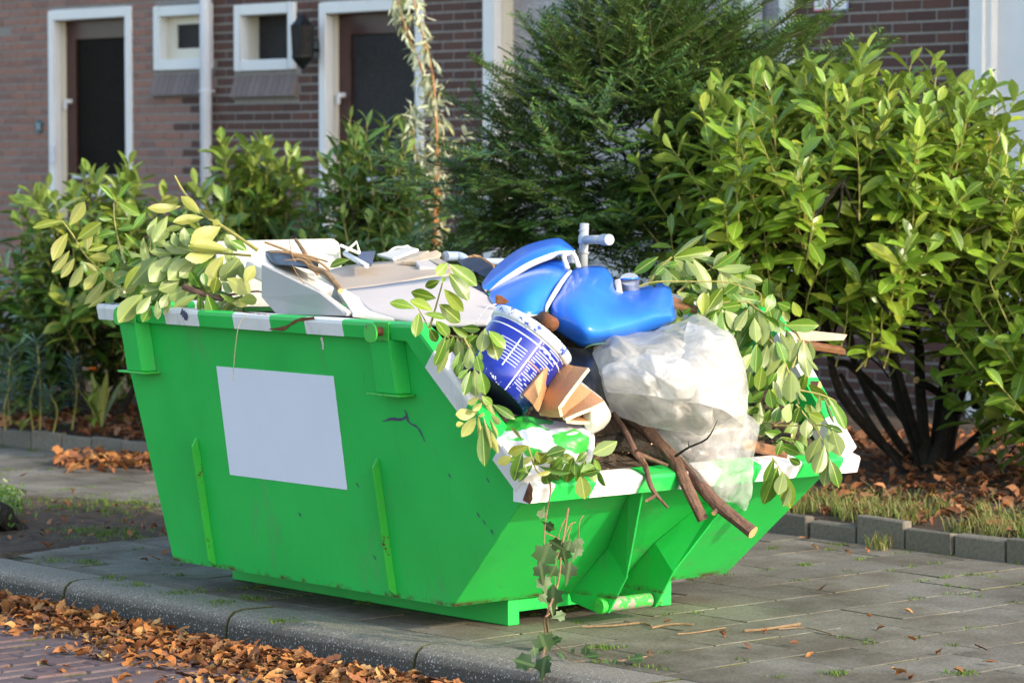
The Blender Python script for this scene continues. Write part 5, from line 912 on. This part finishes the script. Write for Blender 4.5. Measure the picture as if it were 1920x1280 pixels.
# ------------------------------------------------------------------ growing shrubs
def shrub(name, label, base, ctr, radii, nshoot, nleaf, llen, mat, seed, stems, top=1.0, cat='shrub', group=None, nparts=120, shootlen=.30, stemmat='bark', shoot='greenstem', lows=LLOW, upbias=.9, stubs=0, mat2=None, low_z=-.55, stem_r=.02):
    random.seed(seed); root = empty(name, base, label, cat, group); b = MB(); ends = []
    for k in range(stems):
        a = 2 * math.pi * (k + random.random() * .6) / stems; rr = random.uniform(.25, .75)
        e = ctr + Vector((math.cos(a) * radii[0] * rr, math.sin(a) * radii[1] * rr, random.uniform(-.25, .45) * radii[2]))
        s0 = base + Vector((math.cos(a) * .08, math.sin(a) * .08, -.03)); m1 = s0.lerp(e, .4) + Vector((math.cos(a) * .10, math.sin(a) * .10, -.02)) + rv(.05); m2 = s0.lerp(e, .72) + rv(.07)
        r0 = stem_r * random.uniform(.7, 1.25); t = MB().tube([s0, m1, m2, e], [r0 * 1.25, r0, r0 * .75, r0 * .4], 9, smooth=4, wob=.3)
        t.build('trunk', M[stemmat], root); ends += [m2, e, m1.lerp(m2, .6)]
    br = MB(); cand = []
    for k in range(nshoot):
        while True:
            d = Vector((random.gauss(0, 1), random.gauss(0, 1), random.gauss(0, 1))).normalized()
            if d.z > low_z: break
        r = random.uniform(.62, 1.0) if random.random() < .85 else random.uniform(.3, .6); tip = ctr + Vector((d.x * radii[0], d.y * radii[1], d.z * radii[2])) * r
        dirn = (Vector((d.x, d.y, d.z * .6)) * .7 + ZZ * upbias + rv(.35)).normalized(); L = shootlen * random.uniform(.6, 1.35) * (top if d.z > .55 else 1)
        st = tip - dirn * L; near = min(ends, key=lambda q: (q - st).length); bend = rv(.03)
        br.tube([near, near.lerp(st, .5) + rv(.05), st], [.0065, .005, .0042], 5, 0, 0, smooth=2); br.tube([st, st.lerp(tip, .5) + bend, tip], [.0042, .0034, .002], 5, 1, 0, smooth=2)
        n = max(4, int(nleaf * L / shootlen)); g0 = random.random() * 6.28
        for i in range(n):
            t = .05 + .95 * (i + 1) / n; p = st.lerp(tip, t) + bend * (1 - abs(2 * t - 1)); a = g0 + i * 2.399; u = dirn.orthogonal().normalized(); v = dirn.cross(u); out = u * math.cos(a) + v * math.sin(a)
            pit = rad(random.uniform(48, 82)) * (1 - .55 * t ** 3); ld = (dirn * math.cos(pit) + out * math.sin(pit)); ld.z -= .12 * (1 - t) + random.uniform(0, .15); ld.normalize()
            S = llen * random.uniform(.72, 1.2) * (1 - .35 * max(0, t - .8) / .2) * (.75 if t < .15 else 1); nn = (dirn - ld * dirn.dot(ld)) + rv(.25)
            cand.append((p, p + ld * S, nn.normalized(), tip.z, t))
    br.build('branchlets', [M[stemmat], M[shoot]], root)['kind'] = 'stuff'
    def key(q):
        x, y, z = proj(q[1]); return (0 if (-20 < x < 1940 and -20 < y < 900) else 1, z)
    cand.sort(key=key); Lv = Leaves(); pm = leaf_mats(LSH if lows is LLOW else lows, M[mat]); pm2 = leaf_mats(LSH if lows is LLOW else lows, M[mat2]) if mat2 else pm
    zt = ctr.z + radii[2] * .25
    for k, (p, t, n, zz, tt) in enumerate(cand):
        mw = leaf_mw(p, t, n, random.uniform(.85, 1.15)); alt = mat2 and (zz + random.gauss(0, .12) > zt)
        if k < nparts: link('leaf', random.choice(pm2 if alt else pm), root, mw=mw)
        else: Lv.add(random.choice(lows), mw, 1 if alt else 0)
    Lv.build('foliage', [M[mat], M[mat2 or mat]], root)
    return root
HG = 'shrubs growing along the house front'
lb_ = PZ(1742, 884, .10); lc = PD(1600, 355, 14.2)
lau = shrub('laurel_shrub', 'large glossy yellow green cherry laurel growing beside the skip', lb_, lc, (1.06, .98, .62), 400, 12, .144, 'laurel', 21, 5, nparts=300, shootlen=.34, stem_r=.017, upbias=1.1, top=1.7, mat2='laurel', low_z=-.85)
shrub('laurel_shrub', 'second cherry laurel joining the large one on its sunny side', PZ(2130, 960, .09), PD(2060, 600, 13.9), (.75, .8, .70), 210, 11, .148, 'laurel', 22, 6, nparts=60, shootlen=.34, stem_r=.03, mat2='laurel', low_z=-.8)
random.seed(3)
# bare pruned stems and stubs low in the laurel
for k, (pts, r) in enumerate((([(1745, 890), (1700, 790), (1600, 690), (1565, 680)], .034), ([(1735, 890), (1690, 760), (1665, 640), (1640, 560)], .036), ([(1740, 885), (1725, 740), (1722, 640), (1690, 560)], .042), ([(1745, 885), (1790, 760), (1850, 640), (1905, 560)], .045), ([(1750, 888), (1820, 830), (1880, 770), (1940, 690)], .034), ([(1745, 885), (1770, 720), (1805, 640), (1800, 540)], .034), ([(1700, 890), (1650, 820), (1600, 740), (1575, 700)], .022), ([(1726, 650), (1680, 610), (1650, 560)], .026))):
    MB().tube([PD(x, y, 14.6 - .05 * (k % 4)) for x, y in pts], [r * .75, r * .6, r * .5, r * .42][:len(pts)], 11, smooth=4, wob=.3).build('trunk', M['bark'], lau)
for (a, b_, r) in (((1765, 738), (1718, 712), .017), ((1766, 690), (1770, 660), .015), ((1830, 760), (1828, 708), .022), ((1830, 740), (1868, 710), .012), ((1800, 770), (1805, 760), .014), ((1770, 720), (1768, 687), .010), ((1850, 520), (1862, 492), .010), ((1745, 610), (1737, 594), .010)):
    p, q = PD(*a, 14.45), PD(*b_, 14.30); MB().tube([p, p.lerp(q, .6), q], [r * 1.1, r, r], 10, 0, 1, 1).build('pruned_stub', [M['bark'], M['cut']], lau)
# yew
M['yewtwig'] = simple('yew_twig', (.055, .060, .02), .7, .3)
def yew():
    random.seed(5); c = PD(1150, 290, 15.0); base = Vector((c.x, c.y, .1)); root = empty('yew_shrub', base, 'dark green feathery yew shrub in front of the large window', 'shrub', HG)
    R = (.98, .95, 1.02); c = c - ZZ * .0; b = MB(); Lv = Leaves(); sh = leaf_shape(3, 1, .27, .2, .08, 0); nsh = 0
    def lobe(d): return 1 + .28 * noise.noise(d * 2.1 + Vector((3, 1, 7))) + .16 * noise.noise(d * 5.5)
    tr = MB(); tr.tube([base - ZZ * .05, base + Vector((.03, 0, .4)), base + Vector((-.02, .04, .9))], [.05, .04, .03], 9, smooth=4, wob=.3); tr.build('trunk', M['bark'], root)
    for k in range(880):
        while True:
            d = Vector((random.gauss(0, 1), random.gauss(0, 1), random.gauss(0, 1))).normalized()
            if d.z > -.75 and d.dot(FW) < .45: break
        r = random.uniform(.45, 1.0) ** .7 * lobe(d); wz = 1 - .34 * max(0, d.z); tip = c + Vector((d.x * R[0] * wz, d.y * R[1] * wz, d.z * R[2])) * r + RT * (.16 * d.z)
        if k > 730: tip = PD(random.gauss(1490, 90), random.gauss(130, 85), 14.75 + random.uniform(-.3, .3)); d = (RT * .9 + ZZ * .55).normalized()
        dirn = (d * .9 + ZZ * .35 + rv(.45 if k <= 730 else .25) + RT * (.35 if d.dot(RT) > .2 else -.1)).normalized(); L = random.uniform(.22, .42); st = tip - dirn * L
        axis = [st.lerp(tip, q / 5) + ZZ * (-.02 * (q / 5) ** 2) for q in range(6)]; b.tube(axis, [.0045, .004, .0032, .0026, .002, .001], 4, 0, 0)
        up = (ZZ + d * .4 + rv(.35)).normalized(); sidev = dirn.cross(up).normalized()
        shoots = [(st, dirn, L)]
        for q in range(7):
            t = .15 + .12 * q; s_ = 1 if q % 2 else -1; shoots.append((st.lerp(tip, t), (dirn * .75 + sidev * s_ * .75 + rv(.18)).normalized(), L * (.55 - .35 * t) * random.uniform(.7, 1.2)))
        for (p0, dd, l) in shoots:
            if l != L: b.tube([p0, p0 + dd * l], [.0022, .001], 3, 0, 0)
            sv = dd.cross(up); sv = sv.normalized() if sv.length > .01 else sidev; n = int(l / .0095)
            for i in range(n):
                s_ = 1 if i % 2 else -1; p = p0 + dd * l * (i + .5) / n; nd = (dd * .55 + sv * s_ * .85 + up * .15 + rv(.12)).normalized(); Lv.add(sh, leaf_mw(p, p + nd * random.uniform(.030, .044), up + rv(.3), 1.0)); nsh += 1
    b.build('branchlets', M['yewtwig'], root)['kind'] = 'stuff'; Lv.build('needles', M['yew'], root); return root
yew()
# looser shrubs on the left
def ctr_px(x, y, D): return PD(x, y, D)
for nm, lab, x, y, D, rad_, ns, nl, ll, sd, m1, m2 in (
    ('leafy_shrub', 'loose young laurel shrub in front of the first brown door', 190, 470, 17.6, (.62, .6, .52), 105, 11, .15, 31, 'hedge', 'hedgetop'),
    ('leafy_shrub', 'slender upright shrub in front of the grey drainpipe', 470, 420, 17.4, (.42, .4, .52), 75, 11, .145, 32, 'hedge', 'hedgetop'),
    ('leafy_shrub', 'mid green shrub growing in front of the second brown door', 690, 400, 16.8, (.42, .4, .54), 85, 12, .14, 33, 'hedge', 'hedge'),
    ('leafy_shrub', 'dense dark undergrowth shrub behind the rear of the skip', 150, 620, 18.2, (.80, .50, .56), 150, 11, .13, 34, 'hedge', None),
    ('leafy_shrub', 'low dark shrub filling the gap between skip and drainpipe', 420, 560, 16.2, (.62, .5, .42), 110, 11, .12, 35, 'hedge', None),
    ('leafy_shrub', 'dark low shrub under the yew behind the plank heap', 720, 520, 15.6, (.55, .45, .36), 90, 11, .11, 36, 'hedge', None)):
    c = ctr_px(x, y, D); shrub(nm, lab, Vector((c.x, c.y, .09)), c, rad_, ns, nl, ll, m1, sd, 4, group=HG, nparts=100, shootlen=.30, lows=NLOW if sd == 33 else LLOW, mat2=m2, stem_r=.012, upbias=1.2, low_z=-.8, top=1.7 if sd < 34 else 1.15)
# tall wispy silver leaved shrub
random.seed(8); sv_ = empty('silver_shrub', PZ(800, 760, .1), 'tall wispy shrub with orange stems and silvery leaves', 'shrub', HG)
Lp = Leaves(); b = MB()
for k, pts in enumerate((((800, 700), (818, 330), (812, 150), (780, 20), (765, -60)), ((806, 700), (822, 300), (800, 160), (752, 30), (740, -40)), ((790, 700), (800, 420), (775, 260), (772, 200)), ((815, 700), (826, 420), (820, 300)))):
    P = [PD(x, y, 16.9 + .04 * k) for x, y in pts]; C_, _ = catmull(P, [0] * len(P), 14); b.tube(C_, [.008 * (1 - .7 * i / len(C_)) + .001 for i in range(len(C_))], 6)
    for p in C_[8:]:
        for q in range(random.randint(3, 5)):
            d = (rv(1) * .7 + Vector((0, 0, -.7)) + RT * random.uniform(-.7, .7)).normalized(); o = p + rv(.035); Lp.add(random.choice(NLOW), leaf_mw(o, o + d * random.uniform(.045, .09), (rv(1) - FW * .5).normalized(), .8))
for q in range(160):
    o = PD(random.gauss(830, 40), random.gauss(300, 60), 16.95 + random.uniform(-.1, .1)); d = (rv(1) + Vector((0, 0, -.4))).normalized(); Lp.add(random.choice(NLOW), leaf_mw(o, o + d * random.uniform(.04, .07), rv(1).normalized(), .8))
b.build('stem', M['orangestem'], sv_); Lp.build('foliage', M['pale'], sv_)
# spurges and small bed plants at the left edge
SPL = [leaf_shape(4, 1, .13, .2, .15)]
for k, (x, y, top, s) in enumerate(((20, 790, 660, 1.1), (75, 800, 640, 1.0), (62, 800, 690, .9), (135, 800, 680, .95), (10, 800, 720, .9), (100, 805, 735, .8))):
    random.seed(50 + k); base = PZ(x, y + 6, .1); D = proj(base)[2]; tip = PD(x + random.uniform(-12, 12), top, D - .1); rt = empty('spurge_plant', base, ('tall blue green spurge at the bed edge beside the paving', 'blue green spurge leaning behind the low edging', 'bushy spurge with drooping yellow lower leaves', 'spurge standing next to the orange marigold', 'short spurge clump close to the tree pit side', 'small spurge between the taller spurges')[k], 'plant', 'spurges in the bed')
    MB().tube([base, base.lerp(tip, .5) + rv(.03), tip], [.006, .005, .004], 6, smooth=3).build('stem', M['greenstem'], rt); L = Leaves()
    for i in range(90):
        t = .35 + .68 * i / 90; p = base.lerp(tip, min(1, t)); a = i * 2.4; d = (Vector((math.cos(a), math.sin(a), .9 - 1.5 * (1 - t)))).normalized(); L.add(SPL[0], leaf_mw(p, p + d * .10 * s * random.uniform(.7, 1.1), ZZ + rv(.2), 1))
    L.build('foliage', M['euph'], rt)
mg = empty('marigold', PZ(178, 812, .09), 'single orange marigold flowering above the garden edging', 'flower'); D = proj(mg.location)[2]
MB().tube([PZ(178, 812, .09), PD(172, 750, D), PD(174, 700, D)], .004, 6, smooth=3).build('stem', M['greenstem'], mg)
fb = Leaves(); fc_ = PD(174, 694, D)
for i in range(34): a = i * 2.4; d = Vector((math.cos(a), math.sin(a), .15 + .02 * i)).normalized(); fb.add(SPL[0], leaf_mw(fc_, fc_ + d * .035, ZZ, 2.0))
fb.build('petals', M['calend'], mg); L = Leaves()
for i in range(14): p = PD(176 + random.uniform(-4, 4), 720 + 6 * i, D); d = (rv(1) + ZZ * .3).normalized(); L.add(LLOW[0], leaf_mw(p, p + d * .08, ZZ + rv(.3), .8))
L.build('leaves', M['hedgetop'], mg)
for k, (x, y, mt, lab, n, ln, spread) in enumerate(((190, 812, 'laurelyel', 'clump of upright yellowing sword leaves behind the edging', 9, .32, .25), (75, 790, 'hedgetop', 'small bright green rosette plant in the leaf litter', 9, .16, 1.0), (40, 810, 'hedgetop', 'tiny light green seedling at the edging', 6, .11, .9), (118, 806, 'euph', 'low bluish columbine leaves at the edging', 16, .09, 1.6), (240, 800, 'hedge', 'low dark green seedling beside the skip', 10, .10, 1.4))):
    random.seed(70 + k); base = PZ(x, y, .09); rt = empty('bed_plant', base, lab, 'plant', 'small plants in the bed'); L = Leaves()
    for i in range(n): a = i * 2.4; d = (Vector((math.cos(a) * spread, math.sin(a) * spread, 1)) + rv(.15)).normalized(); L.add(NLOW[0] if k else SPL[0], leaf_mw(base + rv(.02) * (k != 0) + ZZ * .02, base + d * ln * random.uniform(.7, 1.1), (ZZ - d * .5).normalized(), 1))
    L.build('leaves', M[mt], rt)
# mossy tree foot at the left edge of the pit
random.seed(9); tb = empty('tree_foot', PZ(5, 985, .01), 'mossy tree root flare at the edge of the bare soil', 'tree foot')
MB().tube([PZ(-60, 990, -.02), PZ(-10, 965, .08), PZ(20, 985, .02), PZ(55, 1000, -.01)], [.07, .06, .04, .02], 10, smooth=5, wob=.5).build('root', M['bark'], tb)
L = Leaves()
for i in range(420): p = PZ(random.gauss(12, 16), random.gauss(955, 14), .04) + rv(.02) + ZZ * .06 * random.random(); d = (rv(1) + ZZ).normalized(); L.add(LLOW[0], leaf_mw(p, p + d * .028, rv(1).normalized(), 1.2))
L.build('moss', M['hedge'], tb)
# ------------------------------------------------------------------ fallen leaves, grass, moss
def dead_shape(sd):
    random.seed(sd); v = [(0, .1, .02)]; n = 14
    for i in range(n):
        a = -math.pi / 2 + 2 * math.pi * (i + .5) / n; r = (.5 if i % 2 else .34) * random.uniform(.8, 1.2); v.append((math.cos(a) * r * .75, .5 + math.sin(a) * r, random.uniform(-.05, .2) * abs(math.cos(a)) + .12 * (i / n - .5)))
    v[0] = (0, .5, 0); return v, [(0, i, i % n + 1) for i in range(1, n + 1)], [(.5 + q[0], q[1]) for q in v]
def oak(sd):
    random.seed(sd); v, f, uv = leaf_shape(8, 1, .62, random.uniform(.1, .9), random.uniform(-.5, .6), 1, random.uniform(-1, 1)); q = []
    for k, p in enumerate(v):
        t = p[1]; m_ = (.85 + .20 * math.cos(t * 3.2 * 2 * math.pi + sd)) if 0 < t < 1 else 1; q.append((p[0] * m_ * random.uniform(.85, 1.15) + .08 * math.sin(t * 4 + sd), p[1], p[2] + random.uniform(-.05, .05)))
    return q, f, uv
DS = [oak(s) for s in range(8)]
def litter(name, label, spots, mat, size, cat='leaves', tilt=.5):
    L = Leaves()
    for p in spots:
        a = random.random() * 6.28; d = Vector((math.cos(a), math.sin(a), random.gauss(0, .28))).normalized(); S = size * random.choice((.35, .5, .7, .85, 1, 1.15, 1.35)); n = (ZZ + rv(tilt)).normalized(); L.add(random.choice(DS), leaf_mw(p - d * S * .5 + ZZ * S * .08, p + d * S * .5 + ZZ * S * .08, n, random.uniform(.6, 1.1)))
    return tag(L.build(name, M[mat]), label, cat, kind='stuff')
random.seed(14); S = []
for _ in range(3800):
    y_ = random.uniform(-.9, 4.2); k = noise.noise(Vector((y_ * 2.3, 0, 3))); wmax = .17 + .16 * k + .04 * max(0, y_ - 1.3) + (.14 if y_ < 1.2 else 0); x = -.555 - abs(random.gauss(.2, 1)) * wmax * .75
    h = max(0, .024 * (1 - abs(x + .68) / .28)) * (1.0 + .8 * noise.noise(Vector((y_ * 3, x * 3, 0)))) * (1.5 if y_ > 1.5 else 1); S.append(Vector((x, y_, ROADZ + .006 + random.random() * h)))
litter('gutter_leaves', 'drift of orange brown autumn leaves in the gutter along the kerb', S, 'dead', .052, tilt=.35)
S = []
for _ in range(6000):
    x = random.uniform(2.68, 5.6); y_ = random.uniform(-3.5, 3.2); S.append(Vector((x, y_, gz(x, y_) + .012 + random.random() * .015)))
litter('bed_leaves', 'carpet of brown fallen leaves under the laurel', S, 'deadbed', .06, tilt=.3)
S = []
for _ in range(2600):
    y_ = random.uniform(3.0, 9.5); x = edge_x(y_) + .05 + abs(random.gauss(0, .5)); S.append(Vector((x, y_, gz(x, y_) + .012 + random.random() * .02)))
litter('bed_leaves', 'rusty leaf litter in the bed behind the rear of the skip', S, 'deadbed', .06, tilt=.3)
S = []
for _ in range(260):
    p = PZ(random.uniform(105, 300), 0 + 862 + random.gauss(0, 7) + .09 * 0, .0); p = PZ(random.uniform(105, 300), random.gauss(868, 6), .012); S.append(p + ZZ * random.random() * .03)
litter('edging_leaves', 'heap of orange leaves blown against the garden edging', S, 'dead', .075)
random.seed(23)
DM = [mesh('fallen_leaf', v, f, M['dead'], smooth=True, uv=uv) for v, f, uv in DS]
WHERE = ('lying on the paving right of the skip', 'lying on the paving in front of the edging')
spots = [(1510, 1008), (1527, 1026), (1588, 1035), (1627, 1032), (1540, 1109), (1760, 1223), (1840, 1222), (1855, 1243), (1798, 1258), (1676, 1256), (1690, 1262), (1490, 1208), (1520, 1226), (1702, 1146), (1652, 1178), (1710, 1204), (1432, 854 + 330), (1400, 1210), (1216, 1226), (1250, 1170), (137, 921), (44, 895), (237, 981), (258, 973), (270, 1050), (290, 1052), (312, 1034), (1705, 1270), (1355, 1190), (1630, 1160)]
for k, (x, y) in enumerate(spots):
    p = PZ(x, y, .006); a = random.random() * 6.28; d = Vector((math.cos(a), math.sin(a), 0)); s_ = random.uniform(.03, .06); o = link('fallen_leaf', random.choice(DM), None, mw=leaf_mw(p - d * s_ * .5 + ZZ * .006, p + d * s_ * .5 + ZZ * .008, (ZZ + rv(.35)).normalized(), random.uniform(.6, 1)))
    g_ = ('small dry leaf lying on the path beyond the tree pit', 'leaves on the path') if x < 200 and y < 1000 else ('small brown leaf on paving between tree pit and skip', 'leaves by the tree pit') if x < 350 else ('small orange leaf on the paving close to the garden edging', 'leaves near the edging') if y < 1050 else ('small dry brown leaf lying on the open paving beside the skip', 'leaves on the open paving'); tag(o, g_[0], 'leaf', g_[1])
for k, (pts, r, lab) in enumerate(((((1092, 1174), (1150, 1172), (1200, 1167), (1222, 1172)), .003, 'thin dry stick on the paving in front of the lifting bar'), (((1222, 1176), (1262, 1169), (1300, 1170)), .0035, 'curved stick lying beside the longer thin stick'), (((1270, 1188), (1310, 1184), (1360, 1176)), .0025, 'grey twig on the paving below the far skid'), (((1395, 1182), (1440, 1178), (1500, 1169)), .0045, 'orange brown stick with withered leaf on the paving'), (((1460, 1178), (1510, 1176), (1560, 1188)), .002, 'fine straw twig crossing the orange brown stick'))):
    MBt = MB().tube([PZ(x, y, .006) for x, y in pts], r, 6, smooth=3, wob=.3).build('loose_stick', M['twig']); tag(MBt, lab, 'stick')
def blades(name, label, spots, h, mat, n, lean=.5):
    V = []; Fc = []
    for p in spots:
        for _ in range(n):
            a = random.random() * 6.28; d = Vector((math.cos(a), math.sin(a), 0)); hh = h * random.uniform(.4, 1.2); q = p + rv(.02); q.z = p.z; w_ = d.cross(ZZ) * random.uniform(.0012, .0025); t1 = q + ZZ * hh * .6 + d * hh * lean * .3; t2 = q + ZZ * hh * .9 + d * hh * lean * random.uniform(.5, 1.2); o = len(V); V += [q - w_, q + w_, t1 + w_ * .7, t1 - w_ * .7, t2]; Fc += [(o, o + 1, o + 2, o + 3), (o + 3, o + 2, o + 4)]
    return tag(link(name, mesh(name, V, Fc, M[mat])), label, 'grass', kind='stuff')
random.seed(31); S = []
for _ in range(1500):
    y_ = random.uniform(-2.5, 2.2); x = edge_x(y_) + .02 + abs(random.gauss(0, .22)); 
    if noise.noise(Vector((x * 4, y_ * 3, 0))) > -.25: S.append(Vector((x, y_, gz(x, y_))))
blades('verge_grass', 'straggly grass along the edging in front of the laurel', S, .085, 'grass', 6, .9)
S = [PZ(1650 + random.gauss(0, 10), 1028 + random.gauss(0, 3), 0) for _ in range(26)] + [PZ(1712 + random.gauss(0, 8), 1020, 0) for _ in range(7)] + [PZ(1895, 1045, 0) for _ in range(4)]
blades('weed_tuft', 'green grass tuft growing at the foot of the edging', S, .07, 'grass', 5, .6)
S = []
for t_ in range(900):
    c, s_, vv = random.choice(tiles)
    if not vv or noise.noise(c * 1.3) < -.05: continue
    e = random.random() - .5; q = c + (Vector((e * .3, .15, 0)) if random.random() < .5 else Vector((.15 * s_, e * .3, 0))); 
    for _ in range(5): S.append(q + Vector((random.gauss(0, .018), random.gauss(0, .006), -.003)))
for x, y in ((170, 1055), (90, 1052), (210, 1085), (260, 1098), (340, 1112), (420, 1130), (1560, 1264), (1135, 1216), (1800, 1262), (130, 1015), (290, 1000), (470, 1122), (520, 1165)):
    for _ in range(26): S.append(PZ(x + random.gauss(0, 16), y + random.gauss(0, 2.5), 0))
blades('joint_moss', 'moss and tiny grass growing in the paving joints', S, .014, 'moss', 4, 1.2)
S = [PZ(random.gauss(170, 70), random.gauss(950, 10), .012) for _ in range(160)] + [PZ(random.gauss(190, 50), random.gauss(1000, 6), .01) for _ in range(120)]
blades('pit_grass', 'sparse low green growth on the bare soil', S, .02, 'moss', 5, 1.0)
S = [PZ(random.uniform(0, 330), random.uniform(935, 1040), .01) for _ in range(90)]; S = [p for p in S if inpoly(*proj(p)[:2], PIT)]
litter('pit_litter', 'brown leaf scraps on the bare soil by the kerb', [p + ZZ * .012 for p in S], 'deadbed', .035)
